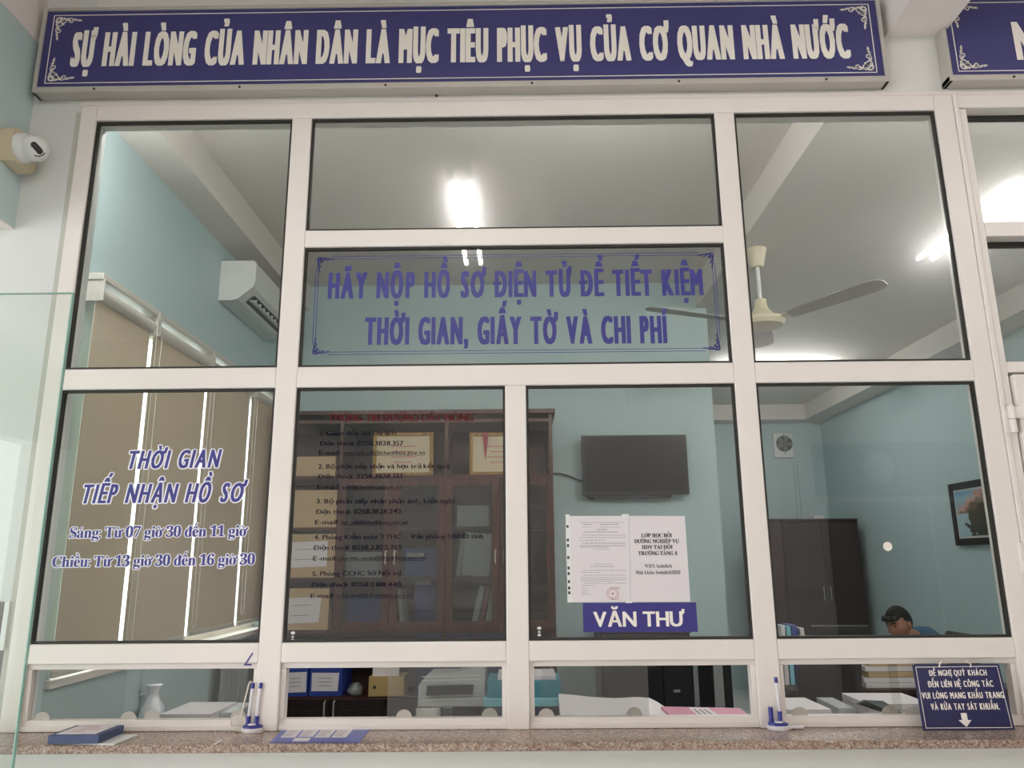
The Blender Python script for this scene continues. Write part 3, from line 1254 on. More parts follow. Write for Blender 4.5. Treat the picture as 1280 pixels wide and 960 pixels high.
dec3 = thing('window_lettering', P(490, 650, YG), 'dark hotline telephone list with red heading on the pane before the bookcase', 'window lettering')
m_ = MB()
put_text(m_, 'THÔNG TIN ĐƯỜNG DÂY NÓNG', (411, 527), (591, 526), 9.2, YG, strike=0.05)
m_.build('heading', M['ink_red'], dec3, recalc=False)
m_ = MB()


def c8(x, y):
    return (340 + x / 2.825, 480 + y / 2.825)


LST = [('1. Giám đốc Sở Du lịch:', 172, 182, 442, 180), ('Điện thoại: 0258.3828.357', 168, 217, 463, 217), ('E-mail:', 166, 251, 243, 250),
       ('2. Bộ phận tiếp nhận và hẹn trả kết quả:', 163, 299, 628, 297), ('Điện thoại: 0258.3828.333', 162, 335, 460, 332), ('E-mail:', 160, 372, 240, 371),
       ('3. Bộ phận tiếp nhận phản ánh, kiến nghị:', 157, 422, 648, 420), ('Điện thoại: 0258.3828.242', 154, 459, 456, 457), ('E-mail:', 152, 496, 234, 495),
       ('4. Phòng Kiểm soát TTHC – Văn phòng UBND tỉnh', 149, 549, 745, 545), ('Điện thoại: 0258.3.822.765', 146, 586, 458, 584), ('E-mail:', 145, 624, 228, 623),
       ('5. Phòng CCHC Sở Nội vụ', 142, 678, 455, 675), ('Điện thoại: 0258.3.818.440', 138, 716, 455, 715), ('E-mail:', 136, 756, 220, 755)]
for s, xa, ya, xb, yb in LST:
    m_ = MB()
    put_text(m_, s, c8(xa, ya), c8(xb, yb), 5.6, YG, strike=0.045)
    m_.build('lettering', M['ink_dark'], dec3, recalc=False)
m_ = MB()
for s, xa, ya, xb, yb in (('vntkanh.sdl@khanhhoa.gov.vn', 253, 250, 540, 248), ('sdl@khanhhoa.gov.vn', 250, 371, 455, 369), ('vp_sdl@khanhhoa.gov.vn', 243, 495, 478, 494),
                          ('pkstthc.vpub@khanhhoa.gov.vn', 236, 622, 541, 619), ('cchc.snv@khanhhoa.gov.vn', 229, 754, 498, 752)):
    m_ = MB()
    put_text(m_, s, c8(xa, ya), c8(xb, yb), 4.6, YG, strike=0.03)
    a = P(*c8(xa, ya + 3), YG)
    b = P(*c8(xb, yb + 3), YG)
    strip(m_, a, b, 0.0012, YG)
    m_.build('address_lettering', M['ink_dark'], dec3, recalc=False)

# upside-down figure on the transom
m_ = MB()
vs, fs = text_raw('7')
c = P(311, 824, YF - 0.0006)
w7 = max(x for x, y in vs) - min(x for x, y in vs)
x7 = min(x for x, y in vs)
h7 = P(311, 816, YF).z - P(311, 832, YF).z
m_.flat((vs, fs), lambda x, z: (c.x + 0.011 - (x - x7) / w7 * 0.021 + 0.006 * (0.5 - z / CAP), YF - 0.0006, c.z + h7 / 2 - z / CAP * h7))
tag(m_.build('number_sticker', M['ink'], origin=c, recalc=False), 'small blue upside-down figure 7 on the white bar over the left pens', 'sticker')

# notices taped to the glass
def sheet(px4, Y, th, mt, name, parent=None, origin=None):
    pts = [P(a, b, Y) for a, b in px4]
    m_ = MB()
    m_.hexa([p for p in pts], [p + Vector((0, th, 0)) for p in pts])
    return m_.build(name, mt, parent=parent, origin=origin)


YN = -0.0005
nt1 = thing('notice_sheet', P(750, 752, YN), 'printed page with a red round stamp in a punched sleeve on the glass', 'notice', 'pages taped over the name plate')
sheet(((712, 645), (786, 644.8), (788, 752.5), (715.5, 752.8)), YN, 0.0008, M['paper'], 'page', nt1)
sl = sheet(((706.8, 643), (712, 643), (715.5, 753), (709.5, 753)), YN, 0.0008, M['white_plastic'], 'punched_edge', nt1)
for py in (658, 675, 682, 697, 710, 717, 727, 735, 741):
    c = P(709 + (py - 643) * 0.027, py, YN - 0.0004)
    m_ = MB()
    m_.quad(c + Vector((-.003, 0, -.004)), c + Vector((.003, 0, -.004)), c + Vector((.003, 0, .004)), c + Vector((-.003, 0, .004)))
    m_.build('punch_hole', M['grey_dark'], sl, recalc=False)
m_ = MB()
YP = YN - 0.0004


def bars(m_, x0, x1, y, w=0.0016):
    x = x0
    while x < x1:
        l = random.uniform(1.6, 5.0)
        strip(m_, P(x, y, YP), P(min(x1, x + l), y - 0.02 * l, YP), w, YP)
        x += l + random.uniform(0.5, 1.0)


for (x0, x1, y, w) in ((725, 779, 653, .0012), (729, 740, 655.5, .0018), (750, 773, 655.5, .0018), (728, 740, 659, .001), (748, 776, 659, .001),
                       (745, 759, 662, .002), (730, 773, 665, .0018), (728, 782, 669, .0012), (724, 782, 672, .0012), (724, 755, 675.5, .0012),
                       (728, 782, 679, .0018), (725, 782, 682, .0018), (725, 760, 684, .0015), (742, 762, 686.5, .001),
                       (743, 764, 705, .001), (738, 767, 708, .0015), (729, 783, 713, .0012), (726, 750, 715.5, .0012), (729, 783, 719, .0012),
                       (726, 783, 722, .0012), (726, 783, 724.5, .0012), (726, 768, 726.5, .0012), (730, 783, 729, .0012), (727, 745, 732, .0012),
                       (727, 733, 735.5, .0015), (727, 735, 738.5, .001), (727, 734, 741, .001), (727, 740, 743, .001), (762, 775, 735, .002), (764, 773, 749, .002)):
    bars(m_, x0, x1, y, w)
m_.build('print', M['paper_print'], nt1, recalc=False)
m_ = MB()
cs = P(766, 742, YP)
ring = [cs + Vector((math.cos(t), 0, math.sin(t))) * 0.016 for t in [2 * PI * i / 24 for i in range(25)]]
ring2 = [cs + Vector((math.cos(t), 0, math.sin(t))) * 0.0115 for t in [2 * PI * i / 20 for i in range(21)]]
for rg in (ring, ring2):
    for i in range(len(rg) - 1):
        strip(m_, rg[i], rg[i + 1], 0.0013, YP)
star = []
for i in range(10):
    rr = 0.005 if i % 2 == 0 else 0.002
    star.append(m_.bm.verts.new(cs + Vector((math.sin(i * PI / 5) * rr, 0, math.cos(i * PI / 5) * rr))))
m_._f(star)
m_.build('stamp', M['stamp'], nt1, recalc=False)
nt2 = thing('notice_sheet', P(825, 752, YN), 'white page of centred black capitals naming a training class, on the glass', 'notice', 'pages taped over the name plate')
sheet(((786.5, 644.8), (856, 645), (863, 752), (788.5, 752.5)), YN, 0.0008, M['paper'], 'page', nt2)
m_ = MB()
for s, a, b, cap in (('LỚP HỌC BỒI', (801.7, 671.7), (840, 671.5), 4.8), ('DƯỠNG NGHIỆP VỤ', (793, 679), (848.8, 678.7), 4.8), ('HDV TẠI HỘI', (802.5, 686.3), (840.8, 686), 4.8), ('TRƯỜNG TẦNG 4', (798, 694), (846.7, 693.8), 4.8)):
    m_ = MB()
    put_text(m_, s, a, b, cap, YP, serif=True, strike=0.03)
    m_.build('print', M['ink_black'], nt2, recalc=False)
for s, a, b, cap in (('WIFI: Sodulich', (805.8, 709.7), (840, 709.5), 4.4), ('Mật khẩu: Sodulich2020', (795, 717.7), (850.5, 717.5), 4.4)):
    m_ = MB()
    put_text(m_, s, a, b, cap, YP, serif=True)
    m_.build('print', M['ink_black'], nt2, recalc=False)
m_ = MB()
a, b = P(777, 641.5, YP), P(787, 645.5, YP)
tp = MB()
tp.box(P(777, 643, YP).x, P(786, 643, YP).x, YN - 0.0012, YN - 0.0007, P(780, 647, YP).z, P(780, 642.5, YP).z)
tp.box(P(782, 752, YP).x, P(790, 752, YP).x, YN - 0.0012, YN - 0.0007, P(784, 754, YP).z, P(784, 750.5, YP).z)
tp.build('tape', M['white_plastic'], nt2)

npl = thing('name_plate', P(800, 790, YN), 'violet-blue desk name plate with white capitals stuck low on the pane', 'name plate')
sheet(((728.3, 753.8), (870, 753), (872.5, 789.8), (729.3, 790.3)), YN - 0.0011, 0.0018, M['navy_label'], 'plate', npl)
m_ = MB()
put_text(m_, 'VĂN THƯ', (742.8, 783.3), (856, 782.6), 18.2, YN - 0.0016, strike=0.045)
m_.build('lettering', M['cream'], npl, recalc=False)

c = P(1109.5, 683, YN)
m_ = MB()
m_.prism([(c.x + .0125 * math.cos(2 * PI * i / 28), c.z + .0125 * math.sin(2 * PI * i / 28)) for i in range(28)], 'y', YN - .0005, YN)
tag(m_.build('round_sticker', M['cream'], origin=c), 'small round cream sticker on the right lower pane above the seated person', 'sticker')

# tiny maker's stickers in the pane corners
for i, (px, py, where) in enumerate(((366, 795, 'pane before the bookcase'), (674, 789, 'pane beside the name plate'))):
    c = P(px, py, YN)
    m_ = MB()
    for k, (dx, dz, r_) in enumerate(((0, .008, .006), (0, -.002, .004), (0, -.010, .005))):
        m_.prism([(c.x + dx + r_ * math.cos(2 * PI * i_ / 8), c.z + dz + r_ * .7 * math.sin(2 * PI * i_ / 8)) for i_ in range(8)], 'y', YN - .0004, YN)
    tag(m_.build('maker_sticker', M['white_plastic'], origin=c), 'tiny white maker mark in the bottom left corner of the ' + where, 'sticker')

# ---- frameless glass screen at the left
a = P(94.5, 366, -0.24)
b = P(14, 960, -0.24)
scr = thing('glass_screen', (-1.9, -0.24, 0.0), 'frameless clear glass screen standing in front of the counter at far left', 'glass screen')
m_ = MB()
xr = (a.x + b.x) / 2
m_.box(-2.7, xr - 0.003, -0.245, -0.235, 0.0, a.z - 0.002)
m_.build('glass_sheet', M['glass_screen'], scr)
m_ = MB()
m_.box(xr - 0.003, xr, -0.245, -0.235, 0.0, a.z)
m_.box(-2.7, xr - 0.003, -0.245, -0.235, a.z - 0.002, a.z)
m_.build('polished_edge', M['glass_edge'], scr, smooth=False)

# ---- things on the counter
tr = thing('document_tray', (-1.11, -0.12, 1.12), 'navy blue shallow box with a printed page on top at the counter left end', 'box')
m_ = MB()
m_.box(-1.174, -1.046, -0.205 + 0.045, -0.035, 1.1205, 1.1405, 0.002)
m_.build('box_body', M['tray_navy'], tr)
m_ = MB()
m_.box(-1.160, -1.062, -0.148, -0.043, 1.1405, 1.1413)
pg = m_.build('page', M['paper'], tr)
m_ = MB()
for k in range(7):
    yy = -0.055 - k * 0.012
    x0 = -1.15 + random.uniform(0, .02)
    m_.box(x0, x0 + random.uniform(.03, .07), yy - .0012, yy + .0012, 1.1413, 1.1415)
m_.build('print', M['stamp'], pg)
m_ = MB()
T = Matrix.Translation((-1.083, -0.098, 1.1203)) @ Matrix.Rotation(math.radians(-5), 4, 'Z')
for k in range(2):
    m_.box(-0.082, 0.083 - 0.001 * k, -0.056, 0.052, k * 0.0017, k * 0.0017 + 0.0012, T=T)
tr_b = m_.build('booklet', M['white_plastic'], origin=(-1.083, -0.098, 1.1203))
tag(tr_b, 'thin white booklet under the navy box on the counter', 'booklet')
tr.location.z += 0.003

lf = thing('leaflet', (-0.48, -0.1, 1.1205), 'violet-blue printed leaflet lying open on the counter under the bookcase pane', 'leaflet')
LC = [PZ(*q, 1.121) for q in ((353.8, 911), (464, 910.7), (448.7, 928.3), (337, 928))]
m_ = MB()
m_.hexa([Vector((p.x, p.y, 1.1204)) for p in LC], [Vector((p.x, p.y, 1.1214)) for p in LC])
m_.build('sheet', M['leaflet'], lf)


def lp(u, v, z=1.1217):
    p = LC[0].lerp(LC[1], u).lerp(LC[3].lerp(LC[2], u), v)
    return Vector((p.x, p.y, z))


m_ = MB()
for k in range(4):
    u0 = 0.07 + k * 0.19
    v1 = 0.68 if k != 1 else 0.62
    m_.quad(lp(u0, v1), lp(u0 + 0.165, v1), lp(u0 + 0.165, 0.06), lp(u0, 0.06))
m_.quad(lp(.24, .94), lp(.42, .94), lp(.42, .7), lp(.24, .7))
pp = m_.build('panel_print', M['paper'], lf, recalc=False)
m_ = MB()
for k in range(4):
    for j in range(5):
        u0 = 0.085 + k * 0.19
        v0 = 0.14 + j * 0.1
        if v0 < .6:
            m_.quad(lp(u0, v0 + .025, 1.1219), lp(u0 + random.uniform(.07, .13), v0 + .025, 1.1219), lp(u0 + .1, v0, 1.1219), lp(u0, v0, 1.1219))
m_.build('print', M['paper_print'], pp, recalc=False)


def pen_stand(base_px, holders, label, cord):
    c = PZ(base_px[0], base_px[1], 1.12)
    r = thing('pen_stand', (c.x, c.y, 1.12), label, 'pen holder', 'pen stands on the counter')
    m_ = MB()
    S = Matrix.Diagonal((1.0, 0.8, 1.0, 1.0))
    m_.lathe([(0.028, 0.0), (0.0295, 0.004), (0.0285, 0.010), (0.022, 0.013)], (c.x, c.y, 1.1205), 28, S)
    m_.build('base', M['pen_white'], r, smooth=True)
    m_ = MB()
    m_.lathe([(0.0265, 0.0), (0.0255, 0.005), (0.013, 0.009)], (c.x, c.y, 1.1315), 28, S)
    m_.build('blue_ring', M['pen_blue'], r, smooth=True)
    m_ = MB()
    m_.lathe([(0.012, 0.0), (0.010, 0.0025), (0.002, 0.003)], (c.x, c.y - 0.006, 1.139), 20)
    m_.build('white_badge', M['pen_white'], r, smooth=True)
    for (pa, pb) in holders:
        a = P(pa[0], pa[1], c.y)
        b = P(pb[0], pb[1], c.y)
        m_ = MB()
        m_.tube([a, a.lerp(b, .5), b], [0.0085, 0.006, 0.0062], 12)
        m_.build('holder', M['pen_blue'], r, smooth=True)
    m_ = MB()
    m_.tube(cord(c), 0.0022, 6)
    m_.build('cord', M['cord'], r, smooth=True)
    return c


def pen(pa, pb, Y, label, blue=True):
    a = P(pa[0], pa[1], Y)
    b = P(pb[0], pb[1], Y)
    r = thing('ballpoint_pen', a, label, 'pen', 'tethered pens')
    m_ = MB()
    m_.tube([a, a.lerp(b, .05), b], [0.003, 0.0046, 0.0046], 12)
    m_.build('barrel', M['pen_white'], r, smooth=True)
    m_ = MB()
    m_.tube([b.lerp(a, .01), b + (b - a).normalized() * 0.013], [0.005, 0.0044], 12)
    m_.build('end_cap', M['pen_blue'], r, smooth=True)


def cord1(c):
    Y = c.y
    q = [(315.5, 853.5), (313, 852), (311, 856), (307, 872), (303.5, 886), (301, 896)]
    out = [P(x, y, Y) for x, y in q]
    for i in range(26):
        t = i / 25 * 2.2 * 2 * PI
        px = 298 + 9.5 * math.cos(t - 0.6)
        py = 903 + 7.5 * math.sin(t - 0.6)
        p = P(px, py, Y - 0.002 * math.sin(t * 0.5))
        p.z = max(p.z, 1.1228)
        out.append(p)
    for px, py in ((294, 914), (298, 918), (306, 918.5)):
        p = P(px, py, Y)
        p.z = max(p.z, 1.1228)
        out.append(p)
    return out


YPEN = PZ(315.5, 915, 1.12).y
pen_stand((315.5, 915), (((309, 911), (311, 895)), ((319.5, 912), (321.5, 895))), 'white and blue twin pen stand with looped cord at the left mullion', cord1)
pen((311, 896), (315.8, 860), YPEN, 'white pen with corded blue cap, left one of the left stand')
pen((321, 896), (325.5, 860), YPEN, 'white pen against the mullion, right one of the left stand')


def cord2(c):
    out = []
    for px, py in ((983, 909), (986, 912.5), (989, 911), (986, 907.5), (984, 906), (990, 907), (995, 907.5)):
        p = PZ(px, min(py, 916), 1.1225)
        p.y = min(p.y, -0.022)
        out.append(p)
    return out


YPEN2 = PZ(973, 912, 1.12).y
pen_stand((973, 912), (((965, 909), (963, 884)), ((975.5, 907), (974.5, 889))), 'white and blue twin pen stand at the right mullion with one holder empty', cord2)
pen((974.5, 890), (970.2, 853), YPEN2, 'white pen with blue tip standing in the right pen stand')
m_ = MB()
a = PZ(989, 910.5, 1.125)
b = PZ(1005, 909.5, 1.125)
a.y = b.y = -0.026
m_.tube([a, a.lerp(b, .1), b], [0.003, 0.0042, 0.0042], 10)
tag(m_.build('ballpoint_pen', M['pen_white'], origin=a, smooth=True), 'all white pen lying on the counter beside the right pen stand', 'pen', 'tethered pens')

for i, (px, lab) in enumerate(((130, 'white tape scrap on the counter edge below the white booklet'), (275.5, 'white tape scrap on the counter edge left of the left pen stand'))):
    a = PZ(px, 926, 1.1203)
    m_ = MB()
    m_.box(a.x - .004, a.x + .004, -0.160, -0.115, 1.1202, 1.1208)
    tag(m_.build('tape_scrap', M['tape'], origin=a), lab, 'tape', 'tape scraps on the counter')

# hanging mask notice at the right
hs = thing('notice_board', P(1205, 905, -0.05), 'dark navy mask reminder board tied with string, leaning at the right hatch', 'sign')
yt_, yb_ = -0.020, -0.055
TLc, TRc = P(1141, 831.3, yt_), P(1248.5, 830, yt_)
BLc, BRc = P(1154, 906.5, yb_), P(1268, 906.3, yb_)
BLc.z = BRc.z = 1.1212
m_ = MB()
tk = Vector((0, 0.004, 0))
m_.hexa([BLc, BRc, TRc, TLc], [BLc + tk, BRc + tk, TRc + tk, TLc + tk])
m_.build('board', M['navy_dark'], hs)
NB = (TRc - TLc).cross(BLc - TLc).normalized()
NB = NB if NB.y < 0 else -NB


def hp(u, v, d=0.0006):
    return TLc.lerp(TRc, u).lerp(BLc.lerp(BRc, u), v) + NB * d


m_ = MB()
for (u0, v0, u1, v1) in ((.025, .03, .975, .04), (.025, .96, .975, .97), (.025, .03, .032, .97), (.968, .03, .975, .97)):
    m_.quad(hp(u0, v1), hp(u1, v1), hp(u1, v0), hp(u0, v0))
m_.build('border', M['cream'], hs, recalc=False)
m_ = MB()


def board_text(s, u0, u1, vb, vt):
    vs, fs = sans_geo(s, 0.22, 0.5)
    x0 = min(x for x, y in vs)
    x1 = max(x for x, y in vs)
    for d in (-.003, -.0015, 0, .0015, .003):
        m_.flat((vs, fs), lambda x, z: hp(u0 + (u1 - u0) * (x - x0) / (x1 - x0) + d, vb - (vb - vt) * z / CAP, 0.0007 + d * 0.01))


board_text('ĐỀ NGHỊ QUÝ KHÁCH', .17, .83, .175, .085)
board_text('ĐẾN LIÊN HỆ CÔNG TÁC', .135, .875, .35, .255)
board_text('VUI LÒNG MANG KHẨU TRANG', .045, .965, .525, .43)
board_text('VÀ RỬA TAY SÁT KHUẨN.', .125, .885, .695, .6)
m_._f([m_.bm.verts.new(hp(u, v)) for u, v in ((.44, .745), (.44, .85), (.40, .85), (.475, .955), (.545, .85), (.505, .85), (.505, .745))])
m_.build('lettering', M['cream'], hs, recalc=False)
m_ = MB()
for (px0, px1) in ((1174, 1180), (1213, 1206)):
    q = [P(px0, 834, yt_ - .006), P(px0 + .5, 830, yt_ - .01), P((px0 + px1) / 2, 827, yt_ - .008), P(px1, 826.5, YF - .003)]
    m_.tube(q, 0.0022, 6)
m_.build('string', M['cord'], hs, smooth=True)

# ---- hall tube lights (the front ones glow in the glass), plus added fill tubes
def tube_lamp(name, x, y0, y1, z, label, tm):
    r = thing(name, (x, (y0 + y1) / 2, z + 0.09), label, 'ceiling light', 'hall tube lights' if tm is M['tube'] else 'added office fill tubes')
    m_ = MB()
    m_.box(x - .05, x + .05, y0, y1, z + 0.03, z + 0.09, .005)
    m_.build('housing', M['lamp_body'], r)
    for s in (-1, 1):
        m_ = MB()
        m_.tube([(x + .045 * s, y0 + .03, z), (x + .045 * s, y1 - .03, z)], .014, 12)
        m_.build('tube', tm, r, smooth=True)
        m_ = MB()
        for ye in (y0, y1 - .035):
            m_.box(x + .045 * s - .018, x + .045 * s + .018, ye, ye + .035, z - .02, z + .032, .003)
        m_.build('lamp_holder', M['lamp_body'], r)
    return r


tube_lamp('tube_light', -0.27, -2.30, -1.15, 3.36, 'twin tube hall light mirrored in the upper middle pane', M['tube'])
tube_lamp('tube_light', 2.52, -2.30, -1.15, 3.36, 'twin tube hall light mirrored in the upper right pane and door glass', M['tube'])
tube_lamp('tube_light', -3.0, -2.30, -1.15, 3.36, 'twin tube hall light on the ceiling beyond the left teal beam', M['tube'])
tube_lamp('office_fill_light', 3.3, 1.2, 2.4, 3.45, 'added unseen twin tube fill light near the right wall by the door', M['fill_tube'])  # added outside the view to brighten the office
for lx, half, lab in ((-1.42, 0.27, 'added short twin tube fill light behind the window head, left corner'), (0.35, 0.45, 'added twin tube fill light behind the window head, middle'), (2.05, 0.45, 'added twin tube fill light behind the door head')):  # added above the glass, out of sight, to light walls and beams
    wl = tube_lamp('office_fill_light', 0.0, -half, half, -0.09, lab, M['fill_tube'])
    wl.location = (lx, 0.142, 3.16)
    wl.rotation_euler = Matrix(((0, 1, 0), (0, 0, -1), (-1, 0, 0))).to_euler()
for lx, lab in ((-0.75, 'added twin tube fill light across the hall ceiling behind the camera'), (2.6, 'added twin tube fill light across the ceiling near the dark hall door')):  # unseen pair added to light the front wall face-on
    wl = tube_lamp('tube_light', 0.0, -0.6, 0.6, -0.09, lab, M['tube'])
    wl.location = (lx, -5.2, 3.449)
    wl.rotation_euler = (0, 0, PI / 2)

tube_lamp_x = tube_lamp('office_fill_light', 0.0, -0.6, 0.6, 3.45, 'added twin tube fill light over the far desks, hidden by the frame bar', M['fill_tube'])  # added behind the frame bar to brighten the rear of the office
tube_lamp_x.location = (2.65, 5.6, 3.548)
tube_lamp_x.rotation_euler = (0, 0, PI / 2)

# wall clock in the hall, mirrored in the right lower pane
ck = thing('wall_clock', (3.9, HB + 0.03, 2.52), 'round white wall clock above the dark hall door, mirrored in glass', 'clock')
Tn = Matrix.Rotation(math.radians(-90), 4, 'X')
m_ = MB()
m_.lathe([(0.165, 0), (0.165, .03), (0.15, .04), (0.148, .03)], (3.9, HB + 0.03, 2.52), 36, Tn)
m_.build('clock_body', M['white_plastic'], ck, smooth=True)
m_ = MB()
m_.box(3.897, 3.903, HB + .072, HB + .074, 2.52, 2.62)
m_.box(3.9, 3.98, HB + .072, HB + .074, 2.517, 2.523)
m_.build('hands', M['black'], ck)

# ================================================================== OFFICE THINGS
# ---- roller blinds on the left window
BG = (1.135, 1.78, 2.46)                 # gaps between the blinds
BL = [(0.66, BG[0] - .015), (BG[0] + .015, BG[1] - .013), (BG[1] + .013, BG[2] - .015), (BG[2] + .015, 3.09)]
BLAB = ['beige roller blind nearest the service window, cut by the glass edge', 'beige roller blind behind the opening hours heading',
        'beige roller blind third along, behind the right half of the opening hours', 'beige roller blind last along the window, beside the mullion']
BBOT = [1.185, 1.215, 1.225, 1.225]
for i, (y0, y1) in enumerate(BL):
    r = thing('roller_blind', (XL + 0.05, (y0 + y1) / 2, 2.56), BLAB[i], 'roller blind', 'roller blinds on the office window')
    m_ = MB()
    m_.box(XL + 0.002, XL + 0.075, y0 - .012, y1 + .012, 2.655, 2.685, .004)
    m_.build('head_rail', M['rail'], r)
    m_ = MB()
    m_.tube([(XL + .045, y0, 2.605), (XL + .045, y1, 2.605)], .030, 16)
    for ye in (y0 - .006, y1 + .001):
        m_.box(XL + .004, XL + .08, ye, ye + .005, 2.57, 2.66)
    m_.build('roll', M['rail'], r, smooth=True)
    m_ = MB()
    m_.box(XL + .045, XL + .0462, y0 + .003, y1 - .003, BBOT[i], 2.6)
    m_.build('fabric', M['blind'], r)
    m_ = MB()
    m_.box(XL + .040, XL + .052, y0 + .008, y1 - .008, BBOT[i] - .02, BBOT[i] + .003, .003)
    m_.build('bottom_bar', M['rail'], r)
    m_ = MB()
    zb = (1.13, 1.25, 1.27, 1.3)[i]
    pts = []
    for k in range(21):
        t = PI * k / 20
        pts.append((XL + .082, y1 + .012 + .025 * (1 - math.cos(t)) / 2 * 2 - .02, zb + .03 - .03 * math.sin(t)))
    path = [(XL + .082, pts[0][1], 2.57)] + pts + [(XL + .082, pts[-1][1], 2.57)]
    m_.tube(path, .0016, 5)
    m_.build('pull_chain', M['chain'], r)

# ---- air conditioner
ac0 = PX(272.5, 326, XL)
ac1 = PX(271, 371, XL)
ya, yb2, zt2, zb2 = 1.95, 2.77, 3.265, 3.045
ac = thing('air_conditioner', (XL, (ya + yb2) / 2, zb2), 'white split air conditioner high on the office left wall', 'air conditioner')
m_ = MB()
dpt = 0.205
prof = [(XL + .001, zt2), (XL + dpt - .015, zt2), (XL + dpt, zt2 - .015), (XL + dpt, zt2 - .135), (XL + dpt - .01, zt2 - .16), (XL + .11, zb2 - .012), (XL + .075, zb2 - .02), (XL + .001, zb2 - .02)]
m_.prism([(x, z) for x, z in prof], 'y', ya, yb2)
m_.build('body', M['white_plastic'], ac)
m_ = MB()
d0, d1 = Vector((XL + dpt - .022, 0, zt2 - .176)), Vector((XL + .118, 0, zb2 - .006))
nn = Vector((d1.z - d0.z, 0, -(d1.x - d0.x))).normalized()
if nn.z > 0:
    nn = -nn
for (f0, f1, e) in ((0.12, 0.9, .0015),):
    p0 = d0.lerp(d1, f0) + nn * e
    p1 = d0.lerp(d1, f1) + nn * e
    m_.quad((p0.x, ya + .09, p0.z), (p0.x, yb2 - .05, p0.z), (p1.x, yb2 - .05, p1.z), (p1.x, ya + .09, p1.z))
oz = m_.build('air_outlet', M['vent_dark'], ac, recalc=False)
m_ = MB()
for k in range(9):
    y_ = ya + .14 + k * (yb2 - ya - .23) / 8
    p0 = d0.lerp(d1, .2) + nn * .003
    p1 = d0.lerp(d1, .8) + nn * .003
    m_.box(min(p0.x, p1.x), max(p0.x, p1.x), y_, y_ + .006, min(p0.z, p1.z) + .012, max(p0.z, p1.z) - .002)
p0 = d0.lerp(d1, .5) + nn * .008
m_.box(p0.x - .012, p0.x + .012, ya + .1, yb2 - .06, p0.z - .003, p0.z + .002)
m_.build('louvre', M['white_plastic'], oz)
m_ = MB()
m_.box(XL + dpt - .001, XL + dpt + .0015, ya + .004, yb2 - .004, zt2 - .128, zt2 - .018, .0008)
m_.build('front_panel', M['white_plastic'], ac)

# ---- ceiling fan
fc = Vector((1.4175, 2.077, ZS - 0.01))
fan = thing('ceiling_fan', fc, 'cream ceiling fan with grey blades hanging from the office beam', 'ceiling fan')
m_ = MB()
m_.lathe([(.030, -.115), (.036, -.11), (.062, -.004), (.060, 0)], fc, 28)
m_.build('canopy', M['cream_plastic'], fan, smooth=True)
m_ = MB()
m_.tube([fc + Vector((0, 0, -.1)), fc + Vector((0, 0, -.33))], .012, 12)
m_.build('rod', M['white_plastic'], fan, smooth=True)
zh = P(945, 398, fc.y).z
m_ = MB()
hub = Vector((fc.x, fc.y, zh))
m_.lathe([(.05, -.07), (.115, -.05), (.128, -.028), (.125, -.008), (.075, .012), (.045, .05), (.036, .075), (.034, .11), (.024, .115)], hub, 32)
m_.build('motor', M['cream_plastic'], fan, smooth=True)
tip = P(1090, 361, fc.y + 0.12)
a0 = math.radians(-48)
for k, ang in enumerate((a0, a0 + 2 * PI / 3, a0 + 4 * PI / 3)):
    m_ = MB()
    Tb = Matrix.Translation(hub + Vector((0, 0, -.03))) @ Matrix.Rotation(ang, 4, 'Z') @ Matrix.Rotation(math.radians(4), 4, 'Y').inverted() @ Matrix.Rotation(math.radians(-9), 4, 'X')
    pts = [(.17, -.045), (.40, -.062), (.62, -.068), (.685, -.058), (.71, -.02), (.71, .025), (.685, .058), (.62, .066), (.40, .058), (.17, .045)]
    m_.prism(pts, 'z', -.002, .002, T=Tb)
    bo = m_.build('blade', M['blade'], fan)
    m_ = MB()
    m_.prism([(.09, -.03), (.13, -.018), (.2, -.035), (.215, 0), (.2, .035), (.13, .018), (.09, .03)], 'z', .002, .006, T=Tb)
    m_.build('blade_bracket', M['cream_plastic'], bo)

# ---- bookcase
BY0, BY1 = 2.73, YT - 0.002
bx0, bxm, bxn, bx1 = -1.585, -1.155, -0.472, 0.218
bz = 2.53
zS0, zS1, zS2, zS3 = 0.77, 1.155, 2.085, 2.45
bk = thing('bookcase', ((bx0 + bx1) / 2, BY1, 0), 'tall dark red-brown glass-fronted bookcase against the office inner wall', 'bookcase')
m_ = MB()
for x in (bx0, bxm - .0125, bxn - .0125, bx1 - .025):
    if x == bxm - .0125:
        m_.box(x, x + .025, BY0 + .021, BY1, 0.06, zS0 - .022, .002)
        m_.box(x, x + .025, BY0 + .021, BY1, zS1 - .022, bz - .03, .002)
    else:
        m_.box(x, x + .025, BY0 + .021, BY1, 0.06, bz - .03, .002)
m_.box(bx0, bx1, BY0 + .02, BY1, 0.06, .1)
for z in (zS0 - .022, zS1 - .022, zS2 - .0, zS3):
    m_.box(bx0 + .02, bx1 - .02, BY0 + .022, BY1 - .02, z, z + .022)
m_.build('carcass', M['wood'], bk)
m_ = MB()
m_.box(bx0 - .02, bx1 + .02, BY0 - .01, BY1, bz - .03, bz, .004)
m_.build('cornice', M['wood'], bk)
m_ = MB()
m_.box(bx0 + .02, bx1 - .02, BY1 - .02, BY1, .1, bz - .03)
m_.build('back_panel', M['shelf_back'], bk)
m_ = MB()
m_.box(bx0 + .03, bx1 - .03, BY0 + .03, BY1, 0, .06)
m_.build('plinth', M['wood_dark'], bk)
SHELVES = (1.47, 1.78)
for z in SHELVES:
    for (xa, xb) in ((bx0 + .025, bxm - .0125), (bxm + .0125, bxn - .0125), (bxn + .0125, bx1 - .025)):
        m_ = MB()
        m_.box(xa, xb, BY0 + .03, BY1 - .02, z - .02, z)
        m_.build('shelf', M['wood'], bk)


